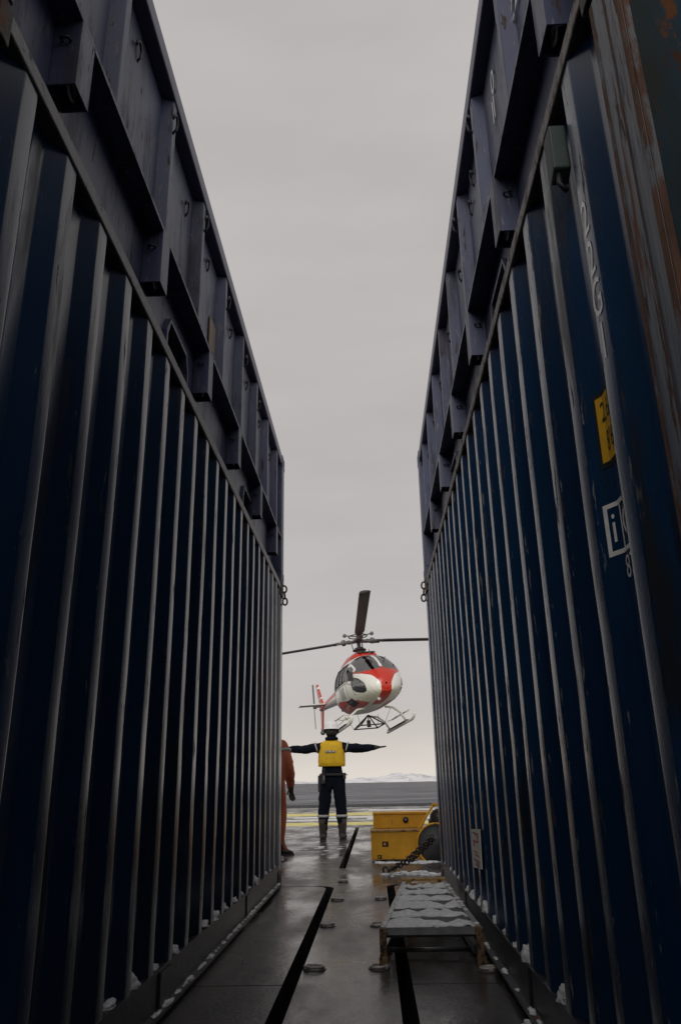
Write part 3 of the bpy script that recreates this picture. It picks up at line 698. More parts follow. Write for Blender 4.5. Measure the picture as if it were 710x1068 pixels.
    b = MB(); b.box(-.024, .098, 1.535, .024, .106, 1.542); b.build('mouth', M['redmark'], body)
    # boots
    for s in (-1, 1):
        x = s * (spread + .004); b = MB(); b.smooth = True
        rings = []
        prof = [(.0, .0, .055, .075), (.10, .0, .05, .07), (.20, -.006, .062, .068), (.32, -.012, .070, .074)]
        b.tube([(x, -.005, .035), (x, -.004, .12), (x, -.010, boot_top * .72), (x, -.012, boot_top)], [.056, .058, .068 * (1 if boot_top > .2 else .95), .074 * (1 if boot_top > .2 else .9)], 14)
        bt = b.build('boot', M[boots], root)
        b = MB(); b.smooth = True; n = 14; vs = []; fs = []
        for (y, w, z1) in ((-.075, .03, .06), (-.06, .045, .10), (0, .05, .115), (.07, .048, .095), (.14, .052, .072), (.19, .042, .055), (.215, .02, .035)):
            for q in range(n):
                a = 2 * math.pi * q / n; vs.append((x + s * (.0 + .10 * max(0, y)) + w * math.cos(a), y, .018 + (z1 - .018) * (.5 + .5 * math.sin(a))))
        for i in range(6):
            for q in range(n): fs.append((i * n + q, i * n + (q + 1) % n, (i + 1) * n + (q + 1) % n, (i + 1) * n + q))
        fs += [tuple(range(n)), tuple(6 * n + q for q in range(n))]; b.add(vs, fs); b.build('shoe', M[boots], bt)
        b = MB(); b.prism([(x - .046, -.08), (x + .046, -.08), (x + .052 + s * .012, .10), (x + .04 + s * .02, .21), (x - .03 + s * .02, .21), (x - .05 + s * .008, .10)], 'z', .0, .022); b.build('sole', M['black'], bt)
    return root, body
def band(parent, c, axis, r, h, name='reflective_band', m='reflect', r2=None):
    b = MB(); c = Vector(c); ax = Vector(axis).normalized(); b.tube([c - ax * h / 2, c + ax * h / 2], [r, r2 or r], 18); return b.build(name, M[m], parent)
# marshaller seen from behind, arms spread
armsM = {s: ((s * .185, 0, 1.335), (s * .44, .0, 1.300), (s * .67, .01, 1.315), (s * 1, .05, .04), (0, 1, .1), .12) for s in (-1, 1)}
pm, pb_ = person((-.648, 12.4, 0), R(0), 'person in navy coveralls, yellow life vest and white helmet standing with both arms spread wide', armsM, 'navycloth', spread=.140, glove='glove', bulk=1.08)
def shell(name, m, parent, zz, rx, ry, cy=0, cx=0, n=28, fold=.004, seed=0):
    b = MB(); b.smooth = True; vs = []; fs = []
    for z, ax, ay in zip(zz, rx, ry):
        for i in range(n):
            t = 2 * math.pi * i / n; c, s_ = math.cos(t), math.sin(t)
            p = 2.6; k = (abs(c) ** p + abs(s_) ** p) ** (-1 / p)
            f = noise.noise(Vector((c * 3, s_ * 3, z * 14 + seed))) * fold
            vs.append((cx + c * k * ax + c * f, cy + s_ * k * ay + s_ * f, z))
    m_ = len(zz)
    for j in range(m_ - 1):
        for i in range(n): fs.append((j * n + i, j * n + (i + 1) % n, (j + 1) * n + (i + 1) % n, (j + 1) * n + i))
    fs += [tuple(range(n)), tuple((m_ - 1) * n + i for i in range(n))]; b.add(vs, fs)
    return b.build(name, m, parent)
v1 = shell('life_vest', M['vest'], pm, [1.045, 1.055, 1.12, 1.20, 1.28, 1.35, 1.395, 1.42, 1.43], [.198, .206, .208, .206, .198, .185, .168, .13, .08], [.145, .155, .158, .158, .152, .14, .12, .09, .06], fold=.012)
b = MB(); b.box(-.09, -.168, 1.245, .06, -.158, 1.275); pt = b.build('back_patch', M['tape_grey'], v1)
b = MB(); b.box(-.08, -.171, 1.255, -.055, -.1685, 1.266); b.box(-.035, -.171, 1.252, -.01, -.1685, 1.270); b.box(.01, -.171, 1.256, .05, -.1685, 1.266); b.build('patch_print', M['white'], pt)
band(v1, (0, 0, 1.07), (0, 0, 1), .0, .0) if False else None
# helmet
b = MB(); b.smooth = True; n = 24; vs = []; fs = []
for j, (z, r) in enumerate(((1.600, .132), (1.607, .122), (1.625, .116), (1.66, .110), (1.69, .096), (1.712, .072), (1.724, .04), (1.728, .004))):
    for i in range(n): t = 2 * math.pi * i / n; vs.append((math.cos(t) * r, .008 + math.sin(t) * r * 1.12, z))
for j in range(7):
    for i in range(n): fs.append((j * n + i, j * n + (i + 1) % n, (j + 1) * n + (i + 1) % n, (j + 1) * n + i))
fs.append(tuple(range(n))); b.add(vs, fs)
for i in range(-1, 2): b.tube([(i * .03, -.105, 1.64), (i * .03, -.075, 1.705), (i * .025, 0, 1.730), (i * .03, .09, 1.705), (i * .03, .12, 1.64)], .006, 6)
hm = b.build('helmet', M['helmet'], pm)
b = MB(); b.smooth = True
b.tube([(0, 0, 1.49), (0, -.004, 1.53), (0, .0, 1.60)], [.070, .088, .098], 16); b.build('hair', M['hair'], pb_)
for s in (-1, 1):
    b = MB(); b.cyl((s * .098, .01, 1.575), (1, 0, 0), .034, .035, 14); b.build('ear_defender', M['hair'], hm)
b = MB(); b.smooth = True; b.torus((0, -.005, 1.455), (0, 0, 1), .072, .032, 20, 8); b.build('collar', M['navycloth'], pm)
for s in (-1, 1):
    band(pm, (s * (.140), -.012, .338), (0, 0, 1), .092, .034)
    band(pm, (s * .235, .0, 1.325), (s * 1, 0, -.3), .086, .020)
shell('belt', M['hair'], pm, [.905, .91, .94, .945], [.185, .192, .192, .185], [.138, .143, .143, .138], fold=.0)
b = MB(); b.box(-.155, -.165, .80, -.10, -.125, .93); b.tube([(-.11, -.15, .93), (-.11, -.15, 1.02)], .008, 6); rd = b.build('radio', M['hdark'], pm, bevel=.006)
b = MB(); b.box(-.125, -.169, .85, -.105, -.1655, .91); b.build('clip', M['steel'], rd)
b = MB(); b.box(.14, -.06, .62, .20, .06, .87); b.build('thigh_pouch', M['navycloth'], pm, bevel=.012)
b = MB(); b.box(.17, -.10, .86, .215, -.03, .95); b.tube([(.21, -.07, .93), (.24, -.09, .915)], .007, 6); b.build('belt_pouch', M['hdark'], pm, bevel=.008)
b = MB(); b.box(-.215, -.05, .68, -.165, .05, .92); b.build('tool_holster', M['hdark'], pm, bevel=.010)
# deckhand in orange, mostly hidden by the left stack
armsO = {1: ((.20, 0, 1.325), (.345, -.05, 1.05), (.335, .02, .80), (-.05, .15, -1), (.1, 1, .1), .5), -1: ((-.185, 0, 1.325), (-.235, -.02, 1.06), (-.20, .06, .80), (.05, .15, -1), (-.1, 1, .1), .5)}
po, ob_ = person((-1.275, 9.95, 0), R(-38), 'person in orange survival suit and dark boots, half hidden behind the left container stack', armsO, 'orange', spread=.15, glove='glove', bulk=1.22, boot_top=.15)
po.scale = (.965, .965, .965)
for s in (-1, 1): band(po, (s * .235, -.010, 1.22), (s * .35, -.1, -1), .100, .04, m='tape_grey')
b = MB(); b.smooth = True; b.torus((0, -.005, 1.45), (0, 0, 1), .075, .035, 20, 8); b.build('collar', M['orange'], po)
b = MB(); b.smooth = True; b.ball((-.02, .004, 1.63), .098, 20, 12, .95); b.build('helmet', M['helmet'], po)

# ------------------------------------------------------------------ helicopter
HX, HY, HZ = -.14, 27.2, 2.46         # ground point below the mast at skid height
hel = empty('helicopter', (HX, HY, HZ)); tag(hel, 'red and white helicopter hovering low over the landing deck', 'helicopter')
yaw = R(-90 + 15.5); hel.rotation_euler = (Matrix.Rotation(yaw, 4, 'Z') @ Matrix.Rotation(R(-5), 4, 'Y') @ Matrix.Rotation(R(4), 4, 'X')).to_euler()
ST = [(2.66, 1.05, 1.12, .03, 2.0), (2.645, .94, 1.24, .16, 2.0), (2.60, .84, 1.36, .30, 2.1), (2.50, .80, 1.50, .45, 2.2), (2.35, .76, 1.66, .58, 2.3), (2.10, .72, 1.88, .72, 2.4), (1.8, .69, 2.08, .82, 2.5), (1.4, .67, 2.27, .90, 2.6),
      (1.0, .67, 2.38, .94, 2.7), (.4, .67, 2.44, .95, 2.8), (-.3, .68, 2.46, .94, 2.8), (-.8, .70, 2.45, .86, 2.6), (-1.3, .76, 2.42, .70, 2.4), (-1.9, .86, 2.38, .50, 2.2), (-2.5, 1.2, 2.28, .33, 2.1),
      (-3.1, 1.50, 2.18, .25, 2.0), (-4.5, 1.66, 2.13, .205, 2.0), (-6.0, 1.80, 2.10, .16, 2.0), (-7.0, 1.88, 2.08, .12, 2.0), (-7.25, 1.95, 2.02, .03, 2.0)]
def sta(x):
    for i in range(len(ST) - 1):
        a, c = ST[i], ST[i + 1]
        if c[0] <= x <= a[0]:
            t = (a[0] - x) / (a[0] - c[0]); return tuple(a[k] * (1 - t) + c[k] * t for k in range(1, 5))
    return ST[-1][1:]
xs = []
x = 2.66
while x > -7.25:
    xs.append(x); x -= .006 if x > 2.6 else (.012 if x > 1.2 else (.025 if x > -1 else .1))
xs.append(-7.25)
NT = 280; G = []
for x in xs:
    zb, zt, hw, p = sta(x); zc = zb + (zt - zb) * .42; row = []
    for k in range(NT):
        t = 2 * math.pi * k / NT; c, s = math.cos(t), math.sin(t); q = (abs(c) ** p + abs(s) ** p) ** (-1 / p)
        hh = (zt - zc) if s > 0 else (zc - zb)
        # tumblehome: narrower roof
        w = hw * (1 - .16 * max(0, s) ** 2) if x > -1.5 else hw
        row.append(Vector((x, c * q * w, zc + s * q * hh)))
    G.append(row)
def region(c):
    """glass / paint zone by position on the skin"""
    x, y, z = c; ay = abs(y)
    if x > 1.15 and z > 1.60 + .10 * max(0, (2.4 - x)) * 0 and z > 1.62 - .05 * ay and z < 2.34 - .03 * ay and ay > .045 and not (ay > .70 and x < 1.75) and z < 2.32:
        if ay < .80: return 'windscreen'
    if .30 < x < 1.02 and z > 1.52 and z < 2.10 and ay > .6: return 'front_door_window'
    if -.55 < x < .20 and z > 1.52 and z < 2.10 and ay > .6: return 'rear_door_window'
    if 1.10 < x < 1.62 and 1.45 < z < 1.95 and ay > .74: return 'side_window'
    if 1.55 < x < 2.45 and ay > .45:
        u_ = x - 1.86; v_ = (z - 1.22) + u_ * .35
        if abs(u_ / (.46 if u_ > 0 else .30)) ** 2.3 + abs(v_ / .24) ** 2.3 < 1: return 'chin_window'
    if .35 < x < .85 and .98 < z < 1.38 and ay > .6: return 'lower_door_pane'
    if .55 < x < 1.25 and .72 < z < .92 and ay > .55: return 'air_inlet'
    # paint
    if x > 1.2 and z < 1.70:
        w = .17 + max(0, (z - 1.02)) ** 1.6 * 1.05
        if z > 1.40: w = .17 + (.38 ** 1.6) * 1.05 + (z - 1.40) * 1.9
        if ay < w: return 'red'
    if -1.2 < x <= 1.55 and z < 1.04 - .16 * max(0, x) and ay > .30: return 'red'
    if x < -1.6: return 'red' if z > 1.86 else 'white'
    return 'white'
parts = {}
nX = len(xs)
faces = {}
for i in range(nX - 1):
    for k in range(NT):
        c = (G[i][k] + G[i][(k + 1) % NT] + G[i + 1][k] + G[i + 1][(k + 1) % NT]) / 4
        faces.setdefault((region(c), 1 if c.y > 0 else -1), []).append((i, k))
def grab(keys, matname_of):
    b = MB(); b.smooth = True; idx = {}
    for key in keys:
        b.cur = matname_of(key)
        for (i, k) in faces.get(key, []):
            q = []
            for (ii, kk) in ((i, k), (i, (k + 1) % NT), (i + 1, (k + 1) % NT), (i + 1, k)):
                if (ii, kk) not in idx: idx[(ii, kk)] = len(b.v); b.v.append(tuple(G[ii][kk]))
                q.append(idx[(ii, kk)])
            b.f.append(tuple(q)); b.mi.append(b.cur); b.sm.append(True)
    return b
b = grab([('white', 1), ('white', -1), ('red', 1), ('red', -1)], lambda k: 1 if k[0] == 'red' else 0)
b.cur = 1; fus = b.build('fuselage', [M['hwhite'], M['hred']], hel)
for zone, m in (('windscreen', 'glass'), ('front_door_window', 'glass'), ('rear_door_window', 'glass'), ('side_window', 'glass'), ('chin_window', 'glass'), ('lower_door_pane', 'hgreypaint'), ('air_inlet', 'hdark')):
    for s in (1, -1):
        if (zone, s) in faces:
            if m == 'hgreypaint': M.setdefault('hgreypaint', mat('pale_grey_panel', (.40, .40, .38), .4))
            grab([(zone, s)], lambda k: 0).build(zone, M[m], fus)
# dark window frames: outline edges of the side windows
for s in (-1, 1):
    for (x0, x1, z0, z1) in ((.30, 1.02, 1.52, 2.10), (-.55, .20, 1.52, 2.10)):
        b = MB()
        for (xa, za, xb, zb_) in ((x0, z0, x1, z0), (x1, z0, x1, z1), (x1, z1, x0, z1), (x0, z1, x0, z0), ((x0 + x1) / 2, z0, (x0 + x1) / 2, z1)):
            pts = []
            for q in range(7):
                xx = xa + (xb - xa) * q / 6; zz = za + (zb_ - za) * q / 6; z_b, zt, hw, p = sta(xx); zc = z_b + (zt - z_b) * .42
                sn = min(.999, (zz - zc) / (zt - zc)); cc = (1 - sn ** p) ** (1 / p); tt = math.atan2(sn, cc); pts.append((xx, s * (cc * hw * (1 - .16 * math.sin(tt) ** 2) + .004), zz))
            b.tube(pts, .02, 6)
        b.build('window_frame', M['hdark'], fus)
# panel seams and door outlines following the skin
def skin_pt(xx, zz, s, off=.003):
    z_b, zt, hw, p = sta(xx); zc = z_b + (zt - z_b) * .42; hh = (zt - zc) if zz > zc else (zc - z_b)
    sn = max(-.999, min(.999, (zz - zc) / hh)); cc = (1 - abs(sn) ** p) ** (1 / p); tt = math.atan2(sn, cc)
    return (xx, s * (cc * hw * (1 - .16 * max(0, math.sin(tt)) ** 2) + off), zz)
for s in (-1, 1):
    b = MB()
    for (xa, za, xb, zb_) in ((1.10, .85, 1.10, 2.2), (.25, .85, .25, 2.25), (-.62, .85, -.62, 2.25), (-.62, .85, 1.10, .85), (1.10, 1.44, -.62, 1.46), (2.3, 1.05, 1.2, 1.42), (1.62, .95, 1.62, 1.42)):
        b.tube([skin_pt(xa + (xb - xa) * q / 12, za + (zb_ - za) * q / 12, s) for q in range(13)], .009, 5)
    b.build('panel_seam', M['hgrey'], fus)
# cabin interior
b = MB()
for (x, y) in ((1.0, .38), (1.0, -.38), (.0, .45), (.0, 0), (.0, -.45)):
    b.box(x - .22, y - .19, .99, x + .25, y + .19, 1.08); b.box(x - .30, y - .2, 1.08, x - .2, y + .2, 1.75); b.box(x - .29, y - .09, 1.76, x - .22, y + .09, 1.92)
b.build('seat', M['seatm'], fus, bevel=.03)
b = MB(); b.box(1.75, -.36, .92, 2.02, .36, 1.46); b.box(1.2, -.09, .91, 1.8, .09, 1.15); b.build('instrument_panel', M['hdark'], fus, bevel=.03)
b = MB(); b.box(-.9, -.66, .84, 1.7, .66, .90); b.box(-.80, -.66, .9, -.75, .66, 2.2); b.build('cabin_floor', M['hgrey'], fus)
# engine cowling
b = MB(); b.smooth = True; n = 20; vs = []; fs = []
cw = [(.85, .03, .25, 2.40), (.75, .14, .40, 2.42), (.35, .26, .46, 2.40), (-.3, .32, .50, 2.38), (-1.2, .30, .46, 2.36), (-2.0, .24, .36, 2.30), (-2.5, .10, .25, 2.24)]
for (x, h, w, z) in cw:
    for i in range(n):
        t = math.pi * i / (n - 1); vs.append((x, w * math.cos(t), z - .06 + (h + .06) * math.sin(t) ** .6))
for j in range(len(cw) - 1):
    for i in range(n - 1): fs.append((j * n + i, j * n + i + 1, (j + 1) * n + i + 1, (j + 1) * n + i))
fs.append(tuple(range(n))); b.add(vs, fs); cowl = b.build('engine_cowling', M['hred'], hel)
b = MB(); b.cyl((-2.35, 0, 2.45), (-1, 0, .25), .13, .6, 16); b.build('exhaust', M['hgrey'], cowl)
b = MB(); b.box(.5, -.30, 2.52, .82, .30, 2.56); b.build('inlet_grille', M['hdark'], cowl)
# rotor
b = MB(); b.tube([(0, 0, 2.6), (0, 0, 2.82), (0, 0, 2.84), (0, 0, 3.16)], [.14, .10, .07, .07], 14); ms = b.build('mast', M['hgrey'], hel)
b = MB(); b.cyl((0, 0, 2.80), (0, 0, 1), .24, .04, 20); b.cyl((0, 0, 2.86), (0, 0, 1), .16, .05, 16); b.build('swashplate', M['hdark'], ms)
CR = Matrix.Rotation(R(1.2), 3, 'Y')
b = MB(); b.cyl((0, 0, 3.14), (0, 0, 1), .20, .07, 20)
AZ = [R(a) for a in (-12, 108, 228)]
def rdir(a, z=0): v = Vector((math.cos(a), math.sin(a), z)); return CR @ v
for a in AZ:
    d = rdir(a); e1 = Vector((-math.sin(a), math.cos(a), 0)); c = Vector((0, 0, 3.14))
    P = [c + e1 * .16, c + d * .45 + e1 * .10, c + d * .45 - e1 * .10, c - e1 * .16]
    b.add([p + Vector((0, 0, z)) for z in (-.03, .03) for p in P], [(0, 1, 2, 3), (7, 6, 5, 4), (0, 1, 5, 4), (1, 2, 6, 5), (2, 3, 7, 6), (3, 0, 4, 7)])
hub = b.build('rotor_hub', M['hgrey'], hel)
for k in range(3):
    a = R(60) + AZ[0] + k * 2 * math.pi / 3
    b = MB(); d = rdir(a); b.tube([Vector((0, 0, 3.30)), Vector((0, 0, 3.31)) + d * .52], .022, 6); b.ball(tuple(Vector((0, 0, 3.31)) + d * .56), .07, 10, 8); b.build('vibration_damper', M['hgrey'], hub)
b = MB(); b.tube([(0, 0, 3.14), (0, 0, 3.31)], .05, 12); b.torus((0, 0, 3.31), (0, 0, 1), .33, .022, 30, 6); b.build('rotor_cap', M['hgrey'], hub)
for a, TW in zip(AZ, (5, 1, -9)):
    d = rdir(a).normalized(); e1 = Vector((0, 0, 1)).cross(d).normalized(); up = d.cross(e1)
    tw = R(TW); ch = e1 * math.cos(tw) + up * math.sin(tw); th = up * math.cos(tw) - e1 * math.sin(tw)
    b = MB(); vs = []; n = 10; NS = 14
    c0 = Vector((0, 0, 3.14)); rs = [.85 + (5.35 - .85) * i / NS for i in range(NS + 1)]
    for i, r in enumerate(rs):
        q = r / 5.35; cone = .10 * r * q ** .4 + .0; ctr = c0 + d * r + up * (.048 * r)
        wdt = .175 if i else .11
        prof = [(-.5, 0), (-.38, .045), (-.1, .06), (.25, .04), (.5, 0.006), (.5, -.006), (.25, -.028), (-.1, -.045), (-.38, -.035)]
        for (u, v) in prof: vs.append(ctr + ch * (u * wdt * 2) + th * v * .9)
    n = 9
    b.smooth = True; b.add(vs, [(i * n + k, i * n + (k + 1) % n, (i + 1) * n + (k + 1) % n, (i + 1) * n + k) for i in range(NS) for k in range(n)] + [tuple(range(n)), tuple(NS * n + k for k in range(n))])
    bl = b.build('rotor_blade', M['blade'], hel)
    b = MB(); b.tube([c0 + d * .35 + up * .02, c0 + d * .62 + up * .038, c0 + d * .92 + up * .057], [.075, .055, .05], 10); b.tube([c0 + d * .5 + e1 * .1, c0 + d * .75 + e1 * .12, c0 + d * .95 + e1 * .05], .025, 6)
    b.cyl(c0 + d * .60 + up * .04, d, .11, .09, 14); b.build('blade_grip', M['hgrey'], bl)
for k in range(3):
    a = AZ[k] + .5; b = MB(); b.tube([(.2 * math.cos(a), .2 * math.sin(a), 2.82), (.28 * math.cos(a), .28 * math.sin(a), 3.12)], .018, 6); b.build('pitch_link', M['hgrey'], ms)
# tail
b = MB(); b.prism([(-6.55, 2.04), (-7.18, 2.02), (-7.72, 3.12), (-7.42, 3.14)], 'y', -.035, .035); fin = b.build('upper_fin', M['hred'], hel, bevel=.012)
b = MB()
for z0, z1 in ((2.90, 3.0), (2.40, 2.47), ):
    def fx(z): k = (z - 2.04) / 1.1; return (-6.55 - .87 * k, -7.18 - .54 * k)
    a0, a1 = fx(z0), fx(z1); b.prism([(a0[0] + .006, z0), (a0[1] - .006, z0), (a1[1] - .006, z1), (a1[0] + .006, z1)], 'y', -.040, .040)
b.prism([(-7.12, 2.06), (-7.19, 2.06), (-7.70, 3.10), (-7.66, 3.10)], 'y', -.039, .039)
b.build('fin_stripe', M['hwhite'], fin)
b = MB(); b.prism([(-6.7, 1.90), (-7.15, 1.92), (-7.35, 1.16), (-7.10, 1.12)], 'y', -.03, .03); lf = b.build('lower_fin', M['hred'], hel, bevel=.01)
b = MB(); b.tube([(-7.0, 0, 1.12), (-7.3, 0, 1.08), (-7.42, 0, 1.22)], .03, 8); b.ball((-7.22, 0, 1.02), .11, 10, 8); b.build('tail_skid', M['hgrey'], lf)
b = MB(); b.prism([(-5.55, -1.22), (-5.98, -1.22), (-5.98, 1.22), (-5.55, 1.22)], 'z', 1.93, 1.975); b.build('stabiliser', M['hgrey2'] if 'hgrey2' in M else M['hwhite'], hel, bevel=.012)
tr = MB(); tr.cyl((-6.98, -.30, 2.10), (0, 1, 0), .10, .12, 14); tr.tube([(-6.98, -.05, 2.1), (-6.98, -.38, 2.1)], .05, 10); th_ = tr.build('tail_rotor_hub', M['hgrey'], hel)
ta = R(86)
for s in (-1, 1):
    d = Vector((math.cos(ta) * s, 0, math.sin(ta) * s)); e1 = Vector((d.z, 0, -d.x)); b = MB(); c0 = Vector((-6.98, -.34, 2.10))
    P = []
    for r in (.12, .93):
        for (u, v) in ((-.09, 0), (0, .018), (.09, 0.03), (0, -.012)): P.append(c0 + d * r + e1 * u + Vector((0, v, 0)))
    b.add(P, [(0, 1, 5, 4), (1, 2, 6, 5), (2, 3, 7, 6), (3, 0, 4, 7), (0, 1, 2, 3), (7, 6, 5, 4)]); b.build('tail_rotor_blade', M['hgrey'], th_)
# landing gear
for s in (-1, 1):
    b = MB(); b.tube([(1.95, s * 1.04, .22), (1.78, s * 1.05, .09), (1.6, s * 1.05, .05), (-1.25, s * 1.05, .05)], .045, 10)
    sk = b.build('landing_skid', M['hwhite'], hel)
    b = MB(); b.box(-1.1, s * 1.05 - .07, .100, 1.2, s * 1.05 + .07, .115); b.build('skid_step', M['hdark'], sk)
    for x in (1.05, -.85):
        b = MB(); b.tube([(x, s * .35, .60), (x, s * .62, .56), (x, s * .86, .38), (x, s * 1.03, .08)], .036, 10); b.build('skid_leg', M['hwhite'], hel)
# step basket above left skid, as a frame
for s in (-1, 1):
    b = MB(); b.tube([(1.25, s * 1.12, .42), (-.75, s * 1.12, .42)], .028, 8)
    for x in (1.2, .25, -.7): b.tube([(x, s * .93, .36), (x, s * 1.12, .42)], .018, 6)
    b.build('cabin_step', M['hwhite'], hel)
# cargo swing under the belly
b = MB()
A = Vector((0.15, 0, .50)); B = [Vector((.55, .42, .12)), Vector((.55, -.42, .12)), Vector((-.35, .42, .12)), Vector((-.35, -.42, .12))]
for q in B: b.tube([A, q], .024, 6)
for q, w in ((0, 1), (1, 3), (3, 2), (2, 0)): b.tube([B[q], B[w]], .022, 6)
b.cyl((.1, 0, .22), (0, 0, 1), .07, .22, 12); b.tube([(.1, 0, .34), A], .02, 6)
sw = b.build('cargo_swing', M['hdark'], hel)
b = MB()
for q, w in zip(B, ((.9, .62, .62), (.9, -.62, .62), (-.7, .62, .64), (-.7, -.62, .64))): b.tube([q, w], .007, 5)
b.build('swing_cable', M['hgrey'], sw)
b = MB(); b.ball((2.12, -.14, .70), .065, 12, 8); b.build('landing_light', M['hwhite'], hel)
for s in (-1,):
    b = MB(); b.tube([(1.9, s * .78, 1.42), (2.05, s * .98, 1.42)], .012, 6); b.box(2.0, s * .98 - .09, 1.33, 2.03, s * .98 + .09, 1.62) if s < 0 else None; b.build('mirror', M['hdark'], hel)
b = MB(); b.tube([(1.35, -.03, 2.30), (1.25, -.02, 2.52)], .014, 6); b.tube([(.2, .5, 2.42), (.15, .52, 2.70)], .012, 6); b.build('antenna', M['hgrey'], hel)
b = MB(); b.tube([(2.18, .06, 1.72), (1.95, .26, 2.02), (1.86, .32, 2.10)], .014, 6); b.tube([(2.18, -.06, 1.72), (1.95, -.26, 2.02)], .014, 6); b.build('wiper', M['hdark'], hel)

# ------------------------------------------------------------------ sea, mountains, sky
def seamat():
    m = bpy.data.materials.new('sea_water'); m.use_nodes = True; nt = m.node_tree; N = nt.nodes; L = nt.links; b = N['Principled BSDF']
    b.inputs['Base Color'].default_value = (.095, .10, .115, 1); b.inputs['Roughness'].default_value = .45; b.inputs['Specular IOR Level'].default_value = .28; b.inputs['IOR'].default_value = 1.33
    tc = N.new('ShaderNodeTexCoord'); mp = N.new('ShaderNodeMapping'); mp.inputs['Scale'].default_value = (.6, 1, 1); L.new(tc.outputs['Object'], mp.inputs[0])
    nr = N.new('ShaderNodeTexNoise'); nr.inputs['Scale'].default_value = .02; nr.inputs['Detail'].default_value = 9; nr.inputs['Roughness'].default_value = .72; L.new(mp.outputs[0], nr.inputs['Vector'])
    rr = N.new('ShaderNodeMapRange'); rr.inputs[1].default_value = .4; rr.inputs[2].default_value = .6; rr.inputs[3].default_value = .30; rr.inputs[4].default_value = .52; L.new(nr.outputs['Fac'], rr.inputs[0]); L.new(rr.outputs[0], b.inputs['Roughness'])
    h = None
    for sc, st in ((.5, 1.0), (.08, 1.0), (.012, .8)):
        n = N.new('ShaderNodeTexNoise'); n.inputs['Scale'].default_value = sc; n.inputs['Detail'].default_value = 6; n.inputs['Roughness'].default_value = .65; L.new(mp.outputs[0], n.inputs['Vector'])
        bp = N.new('ShaderNodeBump'); bp.inputs['Strength'].default_value = st; bp.inputs['Distance'].default_value = .35 / sc * .6; L.new(n.outputs['Fac'], bp.inputs['Height'])
        if h: L.new(h, bp.inputs['Normal'])
        h = bp.outputs[0]
    L.new(h, b.inputs['Normal']); return m
b = MB(); b.add([(-40000, -3000, -8), (40000, -3000, -8), (40000, 40000, -8), (-40000, 40000, -8)], [(0, 1, 2, 3)]); struct(b.build('sea', seamat()))
M['mount'] = mat('hazed_snow_and_rock', (.78, .78, .80), .9, spots=[((.50, .51, .55), .006, .50, .60, .9)])  # distance haze is put into these pale snow and rock tones
b = MB(); nx, ny = 240, 14; vs = []
for j in range(ny + 1):
    for i in range(nx + 1):
        x = -3200 + 6400 * i / nx; v = j / ny; y = 8800 + 1800 * v
        env = 30 + 16 * math.sin(x * .0021 + .3) + 42 * math.exp(-((x - 330) / 260) ** 2) + 22 * math.exp(-((x + 170) / 140) ** 2) + 30 * math.exp(-((x + 1500) / 500) ** 2) + 30 * math.exp(-((x - 1900) / 500) ** 2)
        n = noise.fractal(Vector((x * .006, y * .004, 2)), 1.0, 2.1, 5); ridge = math.sin(math.pi * min(1, v * 1.05 + .02)) ** .7
        vs.append((x, y, -8 + max(0, env * ridge * (1 + .55 * n)) * (1 if j else 0)))
b.add(vs, [(j * (nx + 1) + i, j * (nx + 1) + i + 1, (j + 1) * (nx + 1) + i + 1, (j + 1) * (nx + 1) + i) for j in range(ny) for i in range(nx)])
struct(b.build('mountains', M['mount']))

w = bpy.data.worlds.new('World'); SC.world = w; w.use_nodes = True; nt = w.node_tree; N = nt.nodes; L = nt.links
bg = N['Background']; sky = N.new('ShaderNodeTexSky'); sky.sky_type = 'NISHITA'; sky.sun_disc = False
SUN_EL, SUN_AZ = 27, 190            # degrees; azimuth measured from +Y towards +X
sky.sun_elevation = R(SUN_EL); sky.sun_rotation = R(SUN_AZ); sky.air_density = 1; sky.dust_density = 4
tc = N.new('ShaderNodeTexCoord'); sp = N.new('ShaderNodeSeparateXYZ'); L.new(tc.outputs['Generated'], sp.inputs[0])
cr_ = N.new('ShaderNodeValToRGB'); L.new(sp.outputs['Z'], cr_.inputs[0]); E_ = cr_.color_ramp.elements
E_[0].position = 0; E_[0].color = (.80, .74, .67, 1); E_[1].position = 1; E_[1].color = (.52, .50, .49, 1)
for p, c in ((.03, (.72, .665, .61)), (.09, (.57, .535, .515)), (.22, (.54, .51, .50)), (.5, (.52, .49, .48))):
    q = E_.new(p); q.color = (*c, 1)
mp = N.new('ShaderNodeMapping'); mp.inputs['Scale'].default_value = (1.2, 1.2, 5); L.new(tc.outputs['Generated'], mp.inputs[0])
nz = N.new('ShaderNodeTexNoise'); nz.inputs['Scale'].default_value = 2.2; nz.inputs['Detail'].default_value = 5; L.new(mp.outputs[0], nz.inputs['Vector'])
mr = N.new('ShaderNodeMapRange'); mr.inputs[1].default_value = .3; mr.inputs[2].default_value = .7; mr.inputs[3].default_value = .93; mr.inputs[4].default_value = 1.06; L.new(nz.outputs['Fac'], mr.inputs[0])
my = N.new('ShaderNodeMapRange'); my.inputs[1].default_value = -1; my.inputs[2].default_value = .3; my.inputs[3].default_value = 1.45; my.inputs[4].default_value = 1.0; L.new(sp.outputs['Y'], my.inputs[0])
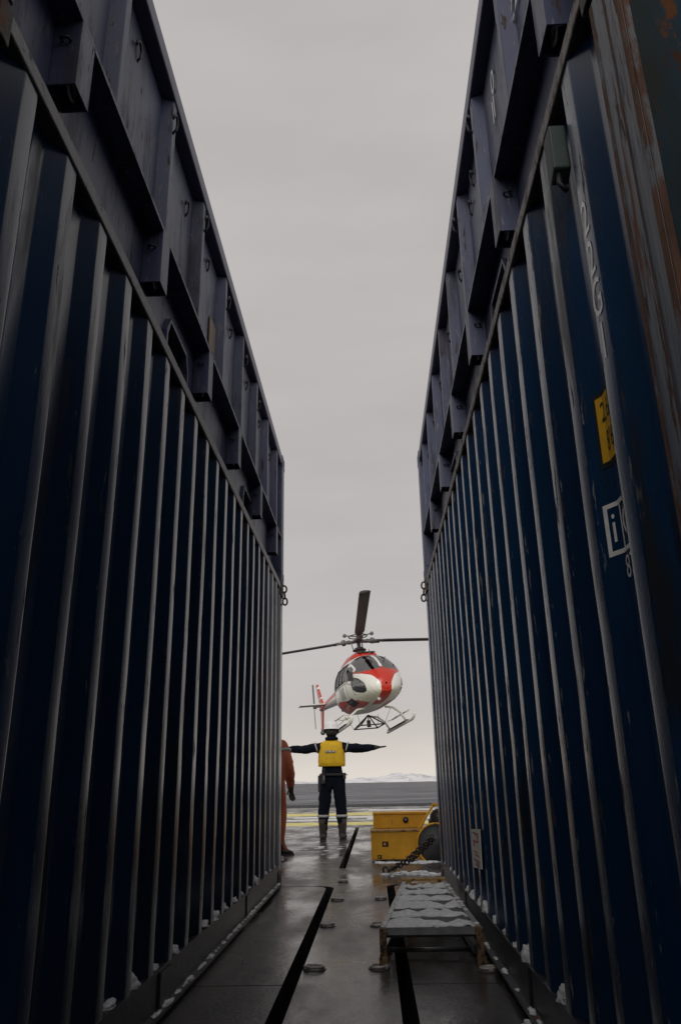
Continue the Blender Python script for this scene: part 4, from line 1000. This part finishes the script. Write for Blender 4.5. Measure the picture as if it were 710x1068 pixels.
mm_ = N.new('ShaderNodeMath'); mm_.operation = 'MULTIPLY'; L.new(mr.outputs[0], mm_.inputs[0]); L.new(my.outputs[0], mm_.inputs[1])
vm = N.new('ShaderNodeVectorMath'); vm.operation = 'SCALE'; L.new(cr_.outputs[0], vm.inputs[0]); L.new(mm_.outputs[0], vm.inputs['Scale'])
v2 = N.new('ShaderNodeVectorMath'); v2.operation = 'SCALE'; v2.inputs['Scale'].default_value = 10; L.new(vm.outputs[0], v2.inputs[0])
hs_ = N.new('ShaderNodeHueSaturation'); hs_.inputs['Saturation'].default_value = .25; L.new(sky.outputs[0], hs_.inputs['Color'])
mx = N.new('ShaderNodeMix'); mx.data_type = 'RGBA'; mx.inputs[0].default_value = .06; L.new(v2.outputs[0], mx.inputs[6]); L.new(hs_.outputs[0], mx.inputs[7])
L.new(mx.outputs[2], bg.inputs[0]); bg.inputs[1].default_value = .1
sl = bpy.data.lights.new('sun', 'SUN'); sl.energy = 1.1; sl.angle = R(25); sl.color = (1, .96, .9); so = bpy.data.objects.new('sun', sl); COL.objects.link(so)
d = Vector((math.sin(R(SUN_AZ)) * math.cos(R(SUN_EL)), math.cos(R(SUN_AZ)) * math.cos(R(SUN_EL)), math.sin(R(SUN_EL)))); so.rotation_euler = d.to_track_quat('Z', 'Y').to_euler()

# ------------------------------------------------------------------ camera
cam = bpy.data.cameras.new('camera'); co = bpy.data.objects.new('camera', cam); COL.objects.link(co); SC.camera = co
cam.sensor_fit = 'VERTICAL'; cam.sensor_height = 36; cam.lens = 797 / 1068 * 36; cam.clip_start = .05; cam.clip_end = 100000
co.location = (0, 0, .814)
pit, rol, yw = .3399, .0194, .0355
co.matrix_world = Matrix.Translation((0, 0, .814)) @ Matrix.Rotation(yw, 4, 'Z') @ Matrix.Rotation(math.pi / 2 + pit, 4, 'X') @ Matrix.Rotation(-rol, 4, 'Z')
SC.view_settings.view_transform = 'Standard'; SC.view_settings.look = 'None'; SC.view_settings.exposure = 0; SC.view_settings.gamma = 1
SC.cycles.use_denoising = True; SC.cycles.max_bounces = 8
